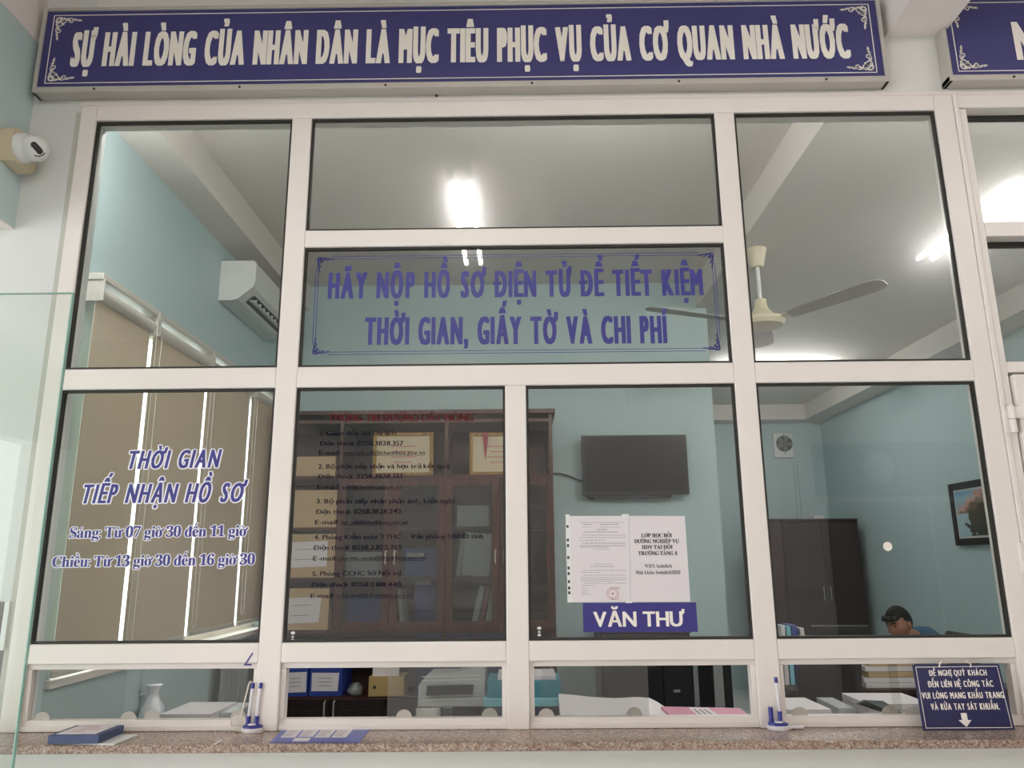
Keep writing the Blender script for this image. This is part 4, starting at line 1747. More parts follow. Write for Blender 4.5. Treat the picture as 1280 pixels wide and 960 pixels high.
def glass_door(xa, xb, za, zb, hside):
    m_ = MB()
    w = .05
    m_.box(xa + .001, xa + w, BY0, BY0 + .02, za, zb, .003)
    m_.box(xb - w, xb - .001, BY0, BY0 + .02, za, zb, .003)
    m_.box(xa + w, xb - w, BY0, BY0 + .02, za, za + w, .003)
    m_.box(xa + w, xb - w, BY0, BY0 + .02, zb - w, zb, .003)
    d = m_.build('glass_door', M['wood'], bk)
    m_ = MB()
    m_.box(xa + w, xb - w, BY0 + .008, BY0 + .012, za + w, zb - w)
    m_.build('door_pane', M['glass_case'], d)
    handle(d, xb - .028 if hside > 0 else xa + .028, (za + zb) / 2 - .03)


def handle(d, x, z, l=.085):
    m_ = MB()
    m_.tube([(x, BY0, z + l / 2), (x, BY0 - .022, z + l / 2 - .008), (x, BY0 - .026, z), (x, BY0 - .022, z - l / 2 + .008), (x, BY0, z - l / 2)], .0055, 8)
    m_.build('handle', M['handle'], d, smooth=True)


def wood_door(xa, xb, za, zb, hside, zh_, hl=.085):
    m_ = MB()
    m_.box(xa + .001, xb - .001, BY0, BY0 + .02, za, zb, .003)
    m_.box(xa + .06, xb - .06, BY0 - .004, BY0, za + .06, zb - .06, .003)
    d = m_.build('cabinet_door', M['wood_dark'], bk)
    handle(d, xb - .028 if hside > 0 else xa + .028, zh_, hl)


for (xa, xb) in ((bxm, bxn), (bxn, bx1)):
    xm = (xa + xb) / 2
    glass_door(xa, xm, zS1, zS2, 1)
    glass_door(xm, xb, zS1, zS2, -1)
xm = (bxm + bxn) / 2
lowx = P(412, 885, BY0).x
wood_door(bx0, lowx, .1, zS0 - .01, 1, .70, .1)
wood_door(lowx, bxm + .33, .1, zS0 - .01, -1, .70, .1)
wood_door(bxm + .33, bxn, .1, zS0 - .01, 1, .55)
wood_door(bxn, (bxn + bx1) / 2, .1, zS0 - .01, 1, .55)
wood_door((bxn + bx1) / 2, bx1, .1, zS0 - .01, -1, .55)


def on_shelf(name, label, cat, px0, px1, pytop, zbase, y, depth, mt, group=None, lean=0.0):
    a = P(px0, pytop, y)
    b = P(px1, pytop, y)
    r = thing(name, ((a.x + b.x) / 2, y + depth / 2, zbase), label, cat, group)
    m_ = MB()
    T = Matrix.Translation(((a.x + b.x) / 2, y, zbase)) @ Matrix.Rotation(lean, 4, 'Y')
    w = (b.x - a.x) / 2
    h = a.z - zbase
    m_.box(-w, w, 0, depth, 0.0005, h, .002, T=T)
    m_.build('body', mt, r)
    return r, a, b


def label_on(r, px4, y, mt=None, name='label', lines=3):
    pts = [P(a, b, y - .0015) for a, b in px4]
    m_ = MB()
    m_.hexa(pts, [p + Vector((0, .001, 0)) for p in pts])
    l = m_.build(name, mt or M['paper'], r)
    for k in range(lines):
        m_ = MB()
        v = .3 + .4 * k / max(1, lines - 1)
        p = pts[0].lerp(pts[3], v)
        q = pts[1].lerp(pts[2], v)
        strip(m_, p.lerp(q, .25) + Vector((0, -.0006, 0)), p.lerp(q, .75) + Vector((0, -.0006, 0)), .004, 0)
        m_.build('print', M['paper_print'], l, recalc=False)


# certificates in the top compartment
def certificate(px0, px1, py0, py1, label, ribbon):
    y = BY0 + .06
    a = P(px0, py0, y)
    b = P(px1, py1, y)
    zb_ = zS2 + .0225
    r = thing('framed_certificate', ((a.x + b.x) / 2, y, zb_), label, 'framed certificate', 'certificates in the bookcase top')
    m_ = MB()
    w = .022
    z1 = a.z
    m_.box(a.x, a.x + w, y, y + .02, zb_, z1, .003)
    m_.box(b.x - w, b.x, y, y + .02, zb_, z1, .003)
    m_.box(a.x + w, b.x - w, y, y + .02, zb_, zb_ + w, .003)
    m_.box(a.x + w, b.x - w, y, y + .02, z1 - w, z1, .003)
    m_.build('frame', M['gold'], r)
    m_ = MB()
    m_.box(a.x + w, b.x - w, y + .01, y + .014, zb_ + w, z1 - w)
    m_.build('certificate_paper', M['paper_cream'], r)
    m_ = MB()
    cx = (a.x + b.x) / 2
    for k in range(4):
        z = z1 - .09 - k * .035
        strip(m_, (cx - .08 + .02 * (k % 2), y + .009, z), (cx + .08 - .02 * (k % 2), y + .009, z), .006, 0)
    m_.build('print', M['stamp'], r, recalc=False)
    if ribbon:
        m_ = MB()
        m_.prism([(a.x + .085, z1), (a.x + .125, z1), (a.x + .115, z1 - .1), (a.x + .105, z1 - .19), (a.x + .095, z1 - .1)], 'y', y - .006, y - .001)
        m_.build('ribbon', M['red_ribbon'], r)


certificate(467, 541, 541, 591, 'gilt framed certificate in the bookcase top behind the phone list', False)
certificate(587, 662, 541, 591, 'framed certificate with red ribbon in the bookcase top beside the mullion', True)

# cartons on the open left column
for (px0, px1, pt, zb_, lab, pl, mt) in (
        (352, 420, 571, zS2 + .0225 - .0, 'low tan carton at the top of the bookcase left column', None, 'carton_light'),
        (352, 424, 613, SHELVES[1], 'tan carton on the upper shelf of the bookcase left column', None, 'carton_light'),
        (352, 420, 668, SHELVES[0], 'tan carton with big white label on the bookcase left column', ((356, 678), (410, 676), (408, 708), (353, 710)), 'carton_light'),
        (350, 412, 736, zS1, 'tan carton with white printed sheet low on the bookcase left column', ((352, 748), (402, 746), (398, 778), (350, 780)), 'carton_light')):
    r, a, b = on_shelf('carton', lab, 'carton', px0, px1, pt, zb_ + .0005, BY0 + .04, .25, M[mt], 'cartons in the bookcase')
    if pl:
        label_on(r, pl, BY0 + .04, lines=2)

# files behind the glass doors
FILES = [
    ('paper_stack', 'white paper pile on the upper shelf right of the bookcase', 'papers', 571, 611, 632, SHELVES[1], 'paper', 0),
    ('paper_bundle', 'thick white bundle leaning on the middle shelf right of the bookcase', 'papers', 577, 611, 666, SHELVES[0], 'paper', .10),
    ('document_file', 'slim grey file leaning beside the white bundle on the middle shelf', 'file', 570, 576, 670, SHELVES[0], 'plastic_bag', .12),
    ('document_file', 'white file fan leaning on the bottom glass shelf right, first of three', 'file', 588, 595, 731, zS1, 'paper', .22),
    ('document_file', 'pink-edged file on the bottom glass shelf right, middle of three', 'file', 597, 603, 731, zS1, 'stamp', .2),
    ('document_file', 'white file on the bottom glass shelf right, last of three', 'file', 605, 612, 732, zS1, 'paper', .18),
    ('binder', 'blue binder on the middle shelf behind the phone list', 'binder', 506, 546, 686, SHELVES[0], 'blue_binder', 0),
    ('binder', 'blue binder on the bottom glass shelf left of the wooden post', 'binder', 519, 546, 721, zS1, 'blue_binder', 0),
    ('document_file', 'white leaning file beside the lower blue binder', 'file', 502, 507, 735, zS1, 'paper', -.12),
    ('box_file', 'blue box file low at the left glass door', 'box file', 435, 478, 747, zS1, 'blue_binder', 0),
    ('paper_stack', 'white paper pile on the middle shelf at the left glass door', 'papers', 432, 482, 690, SHELVES[0], 'paper', 0),
]
for nm, lab, cat, p0, p1, pt, zb_, mt, ln in FILES:
    r, a, b = on_shelf(nm, lab, cat, p0, p1, pt, zb_, BY0 + .07, .22, M[mt], 'files behind the bookcase glass', ln)
    if nm == 'binder':
        label_on(r, ((p0 + 2, pt + 5), (p1 - 16 if p1 - p0 > 30 else p1 - 8, pt + 5), (p1 - 16 if p1 - p0 > 30 else p1 - 8, pt + 10), (p0 + 2, pt + 10)), BY0 + .07, lines=1)

# blue box files and carton in the open niche
for i, (p0, p1, lab, lb) in enumerate((
        (350, 386, 'blue box file at the left end of the low bookcase niche', ((356, 841), (383.5, 840), (382.5, 865), (355.5, 866))),
        (388, 428, 'blue box file with framed white label in the low bookcase niche', ((390, 841), (424, 841), (422, 864), (389, 864))))):
    r, a, b = on_shelf('box_file', lab, 'box file', p0, p1, 826, zS0 + .0005, BY0 + .03, .3, M['blue_box'], 'box files in the bookcase niche')
    label_on(r, lb, BY0 + .03, lines=3)
for i, (p0, p1, lab) in enumerate(((520, 577, 'blue binder lying in the niche under the glass doors, left'), (580, 632, 'blue binder lying in the niche under the glass doors, right'))):
    on_shelf('binder', lab, 'binder', p0, p1, 786, zS0 + .0005, BY0 + .03, .3, M['navy_binder'], 'box files in the bookcase niche')
r, a, b = on_shelf('carton', 'small brown carton with a round hand hole in the low bookcase niche', 'carton', 461, 505, 846, zS0 + .0005, BY0 + .02, .2, M['carton'])
c = P(468, 859, BY0 + .02)
m_ = MB()
m_.prism([(c.x + .011 * math.cos(2 * PI * k / 16), c.z + .011 * math.sin(2 * PI * k / 16)) for k in range(16)], 'y', BY0 + .0185, BY0 + .0199)
m_.build('hand_hole', M['black'], r)
zc2 = P(480, 846, BY0 + .02).z
a, b = P(466, 834, BY0 + .05), P(499, 834, BY0 + .05)
m_ = MB()
m_.box(a.x, b.x, BY0 + .05, BY0 + .06, zc2 + .0005, P(480, 830, BY0 + .05).z)
pc = m_.build('card_box', M['paper'], origin=((a.x + b.x) / 2, BY0 + .05, zc2))
tag(pc, 'white printed card standing on the brown carton in the niche', 'card')
# crumpled plastic bag in the niche
a = P(444, 860, BY0 + .1)
m_ = MB()
m_.ball(a + Vector((0, 0, -.02)), (.05, .05, .05), 14)
for v in m_.bm.verts:
    v.co += Vector((random.uniform(-1, 1), random.uniform(-1, 1), random.uniform(-1, 1))) * .008
    v.co.z = max(v.co.z, zS0 + .001)
tag(m_.build('plastic_bag', M['grey_metal'], origin=(a.x, a.y, zS0)), 'crumpled grey plastic bag between blue box files and carton', 'bag')

# ---- television
tva, tvb = P(727, 544.5, 3.06), P(857.5, 544, 3.06)
tvc = P(860, 617, 3.06)
tv = thing('television', ((tva.x + tvb.x) / 2, YT, 2.0), 'black flat television on a bracket high on the teal inner wall', 'television')
m_ = MB()
x0, x1, z1, z0 = tva.x, tvb.x, tva.z, tvc.z - .005
m_.box(x0, x1, 3.055, 3.10, z0, z1, .004)
m_.box(x0 + .08, x1 - .08, 3.10, YT - .001, z0 + .06, z1 - .12, .004)
tvo = m_.build('case', M['black'], tv)
m_ = MB()
m_.box(x0 + .012, x1 - .012, 3.053, 3.056, z0 + .02, z1 - .012)
m_.build('screen', M['screen'], tv)
m_ = MB()
m_.box(x0 + .07, x1 - .12, 3.075, 3.12, z0 - .018, z0 + .004, .003)
m_.build('stand_bracket', M['grey_dark'], tv)
m_ = MB()
q = [(690, 592), (700, 592), (712, 595), (722, 600), (729, 601)]
m_.tube([P(x, y, 3.13) for x, y in q], .005, 6)
q = [(731, 617), (734, 622), (741, 624), (746, 620), (746, 617)]
m_.tube([P(x, y, 3.12) for x, y in q], .004, 6)
m_.build('cable', M['black'], tv, smooth=True)

# ---- black low cabinet and grey cabinet under the television
cba, cbb = P(750, 787.5, 2.74), P(862, 787.5, 2.74)
lc = thing('low_cabinet', ((cba.x + cbb.x) / 2, 2.95, 0), 'black low cabinet standing under the television, top just above the hatch bar', 'cabinet')
m_ = MB()
m_.box(cba.x, cbb.x, 2.74, 3.14, 0.0, cba.z - .02, .004)
m_.build('body', M['black'], lc)
m_ = MB()
m_.box(cba.x - .01, cbb.x + .01, 2.73, 3.145, cba.z - .02, cba.z, .004)
m_.build('top', M['grey_dark'], lc)
xm = P(828, 850, 2.74).x
for (xa, xb) in ((cba.x + .006, xm), (xm + .004, cbb.x - .006)):
    m_ = MB()
    m_.box(xa, xb, 2.725, 2.74, .06, cba.z - .03, .003)
    d = m_.build('door', M['black'], lc)
    hx = P(846, 864, 2.72)
    if xb > hx.x > xa:
        m_ = MB()
        m_.box(hx.x - .02, hx.x + .02, 2.712, 2.725, hx.z - .008, hx.z + .008, .003)
        m_.build('latch', M['grey_metal'], d)
gca, gcb = P(864, 800, 2.80), P(912, 800, 2.80)
gc = thing('filing_cabinet', ((gca.x + gcb.x) / 2, 2.97, 0), 'grey metal cabinet with dark ribbed front right of the black low cabinet', 'cabinet')
m_ = MB()
zt_g = 1.06
m_.box(gca.x, gcb.x, 2.82, 3.14, 0, zt_g, .004)
m_.box(gca.x, gca.x + .03, 2.80, 2.82, 0, zt_g, .002)
m_.box(P(893, 860, 2.8).x, P(905, 860, 2.8).x, 2.80, 2.82, 0, zt_g, .002)
m_.build('body', M['grey_metal'], gc)
m_ = MB()
xa, xb = gca.x + .03, P(893, 860, 2.8).x
n_ = 9
for k in range(n_):
    x_ = xa + (xb - xa) * k / n_
    m_.box(x_, x_ + (xb - xa) / n_ * .7, 2.806, 2.82, .05, zt_g - .03, .002)
m_.box(xa, xb, 2.815, 2.8195, .05, zt_g - .03)
m_.box(P(905, 860, 2.8).x, gcb.x, 2.81, 2.8195, .02, zt_g - .01)
m_.build('ribbed_front', M['black'], gc)

# ---- exhaust fan on the back wall
ea, eb = P(966, 541, YB - .04), P(993, 572, YB - .04)
ef = thing('exhaust_fan', ((ea.x + eb.x) / 2, YB, (ea.z + eb.z) / 2), 'square white exhaust fan high on the office back wall', 'exhaust fan')
cx, cz = (ea.x + eb.x) / 2, (ea.z + eb.z) / 2
hw, hh = (eb.x - ea.x) / 2, (ea.z - eb.z) / 2
m_ = MB()
m_.box(cx - hw, cx + hw, YB - .04, YB - .001, cz - hh, cz + hh, .01)
m_.build('housing', M['white_plastic'], ef)
m_ = MB()
m_.lathe([(hw * .84, 0), (hw * .84, .004)], (cx + .01, YB - .044, cz + .02), 28, Matrix.Rotation(math.radians(-90), 4, 'X'))
m_.build('opening', M['vent_dark'], ef)
m_ = MB()
for k in range(5):
    a = 2 * PI * k / 5
    T = Matrix.Translation((cx + .01, YB - .048, cz + .02)) @ Matrix.Rotation(a, 4, 'Y')
    m_.prism([(.02, -.015), (hw * .75, -.05), (hw * .78, .02), (.02, .015)], 'y', -.002, .002, T=T)
m_.build('fan_blade', M['grille'], ef)
m_ = MB()
for rr in (.3, .55, .8):
    ring = [(cx + .01 + hw * rr * math.cos(2 * PI * k / 24), YB - .056, cz + .02 + hw * rr * math.sin(2 * PI * k / 24)) for k in range(25)]
    m_.tube(ring, .004, 5, caps=False)
m_.box(cx - hw * .8, cx + hw * .85, YB - .058, YB - .054, cz + .016, cz + .024)
m_.box(cx + .006, cx + .014, YB - .058, YB - .054, cz - hh * .75, cz + hh * .9)
m_.build('guard', M['grille'], ef)
m_ = MB()
q1, q2, q3 = P(993, 577, YB - .02), P(998, 664, YB - .02), P(945, 664, YB - .02)
m_.box(q1.x - .012, q1.x + .012, YB - .025, YB - .001, q2.z, q1.z, .002)
m_.box(q1.x + .035, q1.x + .05, YB - .02, YB - .001, q2.z, q1.z, .002)
tag(m_.build('cable_duct', M['office_teal'], origin=(q1.x, YB, q2.z)), 'teal painted cable duct running down below the exhaust fan', 'cable duct')

# ---- cabinets along the back wall
def wardrobe(px0, px1, ptop, y, mt, label, handles):
    a, b = P(px0, ptop, y), P(px1, ptop, y)
    r = thing('tall_cabinet', ((a.x + b.x) / 2, y + .2, 0), label, 'cabinet', 'tall cabinets on the back wall')
    m_ = MB()
    m_.box(a.x, b.x, y + .02, y + .5, .08, a.z - .001, .003)
    m_.box(a.x + .02, b.x - .02, y + .06, y + .48, 0, .08)
    m_.build('body', mt, r)
    m_ = MB()
    m_.box(a.x + .002, b.x - .002, y - .01, y + .5, a.z, a.z + .03, .004)
    m_.build('top', mt, r)
    xm = (a.x + b.x) / 2
    for s, (xa, xb) in ((1, (a.x + .003, xm - .002)), (-1, (xm + .002, b.x - .003))):
        m_ = MB()
        m_.box(xa, xb, y, y + .02, .1, a.z - .012, .003)
        d = m_.build('door', mt, r)
        if handles:
            hx = xm - .04 * s
            m_ = MB()
            z = P(1026, 742, y).z
            m_.tube([(hx, y, z + .09), (hx, y - .03, z + .08), (hx, y - .03, z - .08), (hx, y, z - .09)], .008, 6)
            m_.build('handle', M['chrome'], d, smooth=True)
    return r


wardrobe(946, 976, 652, 6.9, M['wood_brown'], 'dark brown tall cabinet at the office rear nearest the television wall', False)
wardrobe(977.5, 1072, 652, 6.9, M['wood_dark'], 'near-black tall cabinet with paired bar handles below the exhaust fan', True)
c = P(1026, 649, 7.05)
m_ = MB()
zt_w = P(1000, 652, 6.9).z + .0305
m_.box(c.x - .1, c.x + .02, 6.98, 7.18, zt_w, zt_w + .04, .003)
tag(m_.build('paper_stack', M['paper'], origin=(c.x, 7.05, zt_w)), 'small white stack on top of the near-black tall cabinet', 'papers')

# ---- picture on the right wall
py0, py1, pz0, pz1 = 3.98, 4.905, 1.665, 2.215
pf = thing('framed_picture', (XR, (py0 + py1) / 2, pz0), 'black framed rocky seascape picture on the office right wall', 'picture')
_k = (XR - 3.92)
py0, py1 = 4.05, 5.10
pa = PX(1184, 606, XR - .03)
pb = PX(1196, 682, XR - .03)
py1, pz1, pz0 = (pa.y + pb.y) / 2, pa.z, pb.z
py0 = py1 - .86
m_ = MB()
w = .06
X0 = XR - .035
m_.box(X0, XR - .001, py0, py0 + w, pz0, pz1, .004)
m_.box(X0, XR - .001, py1 - w, py1, pz0, pz1, .004)
m_.box(X0, XR - .001, py0 + w, py1 - w, pz0, pz0 + w, .004)
m_.box(X0, XR - .001, py0 + w, py1 - w, pz1 - w, pz1, .004)
m_.build('frame', M['frame_black'], pf)
m_ = MB()
m_.box(X0 + .012, XR - .003, py0 + w, py1 - w, pz0 + w, pz1 - w)
m_.build('mount', M['white_mount'], pf)
m_ = MB()
m_.box(X0 + .009, X0 + .0115, py0 + w + .018, py1 - w - .018, pz0 + w + .018, pz1 - w - .018)
m_.build('print', M['picture'], pf)

# ---- desks
def desk(x0, x1, y0, y1, z, label, front=True):
    r = thing('office_desk', ((x0 + x1) / 2, (y0 + y1) / 2, 0), label, 'desk', 'office desks')
    m_ = MB()
    m_.box(x0, x1, y0, y1, z - .03, z, .004)
    m_.build('desktop', M['wood_desk'], r)
    for xa in (x0 + .02, x1 - .05):
        m_ = MB()
        m_.box(xa, xa + .03, y0 + .04, y1 - .04, 0, z - .03, .002)
        m_.build('side_panel', M['wood_desk'], r)
    m_ = MB()
    m_.box(x0 + .05, x1 - .05, y0 + .06, y0 + .08, .25, z - .03, .002)
    m_.build('modesty_panel', M['wood_desk'], r)
    return r


ZD = 0.76
desk(-1.60, -0.16, 0.95, 1.92, ZD, 'dark wooden desk behind the left and second hatches')
desk(-0.15, 1.0, 0.95, 1.92, ZD, 'dark wooden desk behind the third hatch')
desk(1.02, 2.4, 0.95, 1.92, ZD, 'dark wooden desk behind the right hatch')
desk(1.62, 3.05, 2.75, 3.35, 0.79, 'dark wooden desk in front of the seated person')


def block(name, label, cat, px0, px1, pyt, z0, y, depth, mt, group=None, bev=.003):
    a, b = P(px0, pyt, y), P(px1, pyt, y)
    m_ = MB()
    m_.box(a.x, b.x, y, y + depth, z0, a.z, bev)
    o = m_.build(name, mt, origin=((a.x + b.x) / 2, y, z0))
    tag(o, label, cat, group)
    return o, a.z


e = .0008
# left hatch: papers and vase
def papers(name, label, px0, px1, pyt, y, depth, n, mt, z0=ZD, group='loose papers on the desks', jit=.01):
    a, b = P(px0, pyt, y), P(px1, pyt, y)
    m_ = MB()
    h = max(.004, a.z - z0)
    for k in range(n):
        dx, dy, rz = random.uniform(-jit, jit), random.uniform(-jit, jit), random.uniform(-.05, .05)
        T = Matrix.Translation(((a.x + b.x) / 2 + dx, y + depth / 2 + dy, z0 + h * k / n)) @ Matrix.Rotation(rz, 4, 'Z')
        m_.box(-(b.x - a.x) / 2, (b.x - a.x) / 2, -depth / 2, depth / 2, e, h / n * .92, 0, T=T)
    o = m_.build(name, mt, origin=((a.x + b.x) / 2, y + depth / 2, z0))
    tag(o, label, 'papers', group)
    return z0 + h


papers('paper_stack', 'low white paper pile on the left desk, nearest the window wall', 62, 120, 893.5, 1.35, .3, 4, M['paper'])
papers('paper_stack', 'low white paper pile on the left desk right of the vase', 198, 262, 892, 1.35, .3, 4, M['paper'])
papers('paper_stack', 'slim grey paper pile on the left desk beside the left pen stand', 262, 292, 889, 1.45, .25, 3, M['plastic_bag'])
vb = P(190, 893, 1.45)
vz = P(190, 855, 1.45).z
vs_ = (vz - ZD - e) / .19
m_ = MB()
m_.lathe([(x * vs_ * .95, z * vs_) for x, z in ((.028, 0), (.034, .01), (.045, .06), (.047, .09), (.036, .125), (.019, .15), (.016, .168), (.026, .188), (.02, .19))], (vb.x, 1.45, ZD + e), 28)
r = thing('vase', (vb.x, 1.45, ZD), 'small white porcelain vase on the desk behind the left hatch', 'vase')
m_.build('body', M['porcelain'], r, smooth=True)
m_ = MB()
zz = ZD + e
m_.tube([(vb.x - .04 * vs_, 1.45, zz + .1 * vs_), (vb.x - .065 * vs_, 1.45, zz + .125 * vs_), (vb.x - .055 * vs_, 1.45, zz + .155 * vs_), (vb.x - .018 * vs_, 1.45, zz + .165 * vs_)], .006, 8)
m_.build('handle', M['porcelain'], r, smooth=True)
# curtain hanging by the left wall, seen through the left hatch
cu = MB()
x_ = XL + .06
n_ = 40
pts = []
for k in range(n_ + 1):
    t = k / n_
    pts.append((x_ + .02 * math.sin(t * 30), 2.25 + .42 * t))
pts2 = [(x + .004, y) for x, y in reversed(pts)]
for k in range(n_):
    a, b = pts[k], pts[k + 1]
    cu.hexa([(a[0], a[1], .35), (b[0], b[1], .35), (b[0] + .004, b[1], .35), (a[0] + .004, a[1], .35)], [(a[0], a[1], 1.11), (b[0], b[1], 1.11), (b[0] + .004, b[1], 1.11), (a[0] + .004, a[1], 1.11)])
tag(cu.build('curtain', M['grey_metal'], origin=(x_, 2.5, .35), smooth=True), 'pleated grey curtain under the window sill, seen in the left hatch', 'curtain')

# second hatch
rc = P(535.5, 884, 1.62)
rl = P(520, 884, 1.62)
rr_ = rc.x - rl.x
r = thing('tissue_roll', (rc.x, 1.62, ZD), 'white tissue roll standing on the desk behind the second hatch', 'tissue roll')
m_ = MB()
m_.lathe([(rr_ * .97, 0), (rr_, .004), (rr_, rc.z - ZD - .005), (rr_ * .96, rc.z - ZD - e), (rr_ * .35, rc.z - ZD - e)], (rc.x, 1.62, ZD + e), 32)
m_.build('paper', M['tissue'], r, smooth=True)
m_ = MB()
m_.lathe([(rr_ * .34, 0), (rr_ * .34, .002)], (rc.x, 1.62, rc.z + .001), 20)
m_.build('core', M['carton'], r, smooth=True)
_, zlow = block('storage_box', 'dark grey box on the desk under the wrapped paper bundle', 'box', 534, 603, 879, ZD + e, 1.695, .16, M['grey_dark'], None)
# wrapped bundle: tied sheaf of papers in cloudy plastic, dark window in front
a, b = P(523, 872, 1.62), P(606, 872, 1.62)
zt_b = P(570, 841, 1.62).z
r = thing('wrapped_bundle', ((a.x + b.x) / 2, 1.75, zlow), 'white plastic wrapped bundle of papers lying beside the teal box', 'bundle')
m_ = MB()
n_ = 26
for k in range(n_):
    x0_ = a.x + (b.x - a.x) * k / n_
    x1_ = a.x + (b.x - a.x) * (k + 1) / n_

    def top(t):
        return zt_b + .014 * max(0, t - .55) / .45 * 3 * (1 if t > .6 else .6) - .055 * max(0, .14 - t) / .14

    def bot(t):
        return zlow + .001
    t0, t1 = k / n_, (k + 1) / n_
    m_.hexa([(x0_, 1.60, bot(t0)), (x1_, 1.60, bot(t1)), (x1_, 1.85, bot(t1)), (x0_, 1.85, bot(t0))],
            [(x0_, 1.615, top(t0)), (x1_, 1.615, top(t1)), (x1_, 1.85, top(t1) - .01), (x0_, 1.85, top(t0) - .01)])
bmesh.ops.remove_doubles(m_.bm, verts=m_.bm.verts[:], dist=.0008)
m_.build('wrap', M['plastic_bag'], r)
m_ = MB()
q0, q1 = P(533, 857, 1.6), P(592, 868, 1.6)
m_.prism([(q0.x, q1.z), (q0.x + .004, q0.z), (q1.x, q0.z + .003), (q1.x - .004, q1.z + .002)], 'y', 1.592, 1.602)
m_.build('dark_side', M['grey_dark'], r)
m_ = MB()
for py in (846, 851, 871, 875):
    strip(m_, P(527, py, 1.598), P(600, py - 2, 1.598), .004, 0)
m_.build('fold', M['white_plastic'], r, recalc=False)
_, zl = block('small_box', 'small dark teal box beside the tissue roll', 'box', 552, 565, 885, ZD + e, 1.52, .06, M['grey_dark'])

# stack across the middle mullion
_, z1 = block('binder', 'thick navy binder at the bottom of the stack behind the middle mullion', 'binder', 605, 722, 884, ZD + e, 1.55, .28, M['navy_binder'], 'stack behind the middle mullion')
_, z2 = block('box_file', 'light blue box in the stack behind the middle mullion', 'box file', 604, 704, 873.5, z1 + e, 1.55, .27, M['light_blue'], 'stack behind the middle mullion')
_, z3 = block('box_file', 'teal box file on the light blue box behind the middle mullion', 'box file', 609, 701, 851, z2 + e, 1.57, .26, M['teal_box'], 'stack behind the middle mullion')
_, z4 = block('paper_stack', 'white papers on top of the teal box file', 'papers', 622, 695, 845, z3 + e, 1.58, .24, M['paper'], 'stack behind the middle mullion', .001)

# third hatch: curled papers and pink folder
r = thing('paper_pile', (0.4, 1.45, ZD), 'big curled heap of white papers beside the pink folder', 'papers')
TOPS = ((698, 868), (715, 869), (740, 872), (770, 873.5), (795, 872), (812, 873), (822, 878), (834, 886))
tops = [P(x, y, 1.53) for x, y in TOPS]
for lay in range(4):
    m_ = MB()
    k = (lay + 1) / 4
    for i in range(len(tops) - 1):
        p, q = tops[i], tops[i + 1]

        def zz_(v):
            return ZD + e + (max(v, ZD + .02) - ZD) * k
        lo = lambda v: ZD + e * .6 + (max(v, ZD + .02) - ZD) * (k - .22)
        y0_, y1_ = 1.26 + .012 * lay, 1.53 + .004 * lay
        m_.hexa([(p.x, y0_, lo(p.z) * .5 + ZD * .5), (q.x, y0_, lo(q.z) * .5 + ZD * .5), (q.x, y1_, lo(q.z)), (p.x, y1_, lo(p.z))],
                [(p.x, y0_, zz_(p.z) * .55 + ZD * .45), (q.x, y0_, zz_(q.z) * .55 + ZD * .45), (q.x, y1_, zz_(q.z)), (p.x, y1_, zz_(p.z))])
    bmesh.ops.remove_doubles(m_.bm, verts=m_.bm.verts[:], dist=.0004)
    m_.build('sheet', M['paper'], r)
pk = [P(840, 896, 1.22), P(938, 895.5, 1.22), P(925, 885, 1.42), P(826, 883, 1.42)]
r = thing('folder', ((pk[0] + pk[2]) / 2), 'pink patterned folder with white label behind the third hatch', 'folder')
m_ = MB()
th = Vector((0, 0, -.012))
m_.hexa([p + th for p in pk], pk)
m_.build('cover', M['pink'], r)


def pkp(u, v, d=.0012):
    return pk[0].lerp(pk[1], u).lerp(pk[3].lerp(pk[2], u), v) + Vector((0, 0, d))


m_ = MB()
m_.quad(pkp(.35, .02), pkp(.62, .02), pkp(.58, .92), pkp(.33, .92))
lb = m_.build('label', M['paper'], r, recalc=False)
m_ = MB()
for k in range(3):
    m_.quad(pkp(.38 + .07 * k, .2, .0016), pkp(.41 + .07 * k, .2, .0016), pkp(.40 + .065 * k, .75, .0016), pkp(.37 + .065 * k, .75, .0016))
m_.build('print', M['paper_print'], lb, recalc=False)
# the stack the folder leans on
zb_ = min(p.z for p in pk) - .016
m_ = MB()
m_.box(pk[0].x + .06, pk[1].x - .03, 1.24, 1.40, ZD + e, zb_, .003)
tag(m_.build('paper_stack', M['paper'], origin=(.9, 1.3, ZD)), 'pile of white forms under the pink folder', 'papers')

# fourth hatch
papers('paper_stack', 'white forms on the desk behind the right hatch, left part', 984, 1038, 886, 1.35, .3, 5, M['paper'], jit=.012)
papers('paper_stack', 'pale forms behind the right hatch, middle part', 1049, 1070, 884.5, 1.45, .28, 4, M['plastic_bag'], jit=.008)
papers('paper_stack', 'white forms behind the right hatch beside the mask reminder board', 1085, 1165, 879.5, 1.5, .3, 6, M['paper'], jit=.004)
m_ = MB()
for k in range(4):
    p, q = P(1070 + k * 2, 880 - k * .5, 1.38), P(1112 + k * 2, 893 + k, 1.30)
    p2, q2 = P(1096 + k * 2, 881 - k * .5, 1.47), P(1128, 894 + k, 1.40)
    t_ = Vector((0, 0, .003))
    o_ = Vector((0, -.006 * k, .004 * k))
    m_.hexa([p + o_, q + o_, q2 + o_, p2 + o_], [p + o_ + t_, q + o_ + t_, q2 + o_ + t_, p2 + o_ + t_])
tag(m_.build('folder', M['grey_dark'], origin=P(1095, 890, 1.38)), 'dark green-grey folders fanned on the right desk papers', 'folder')

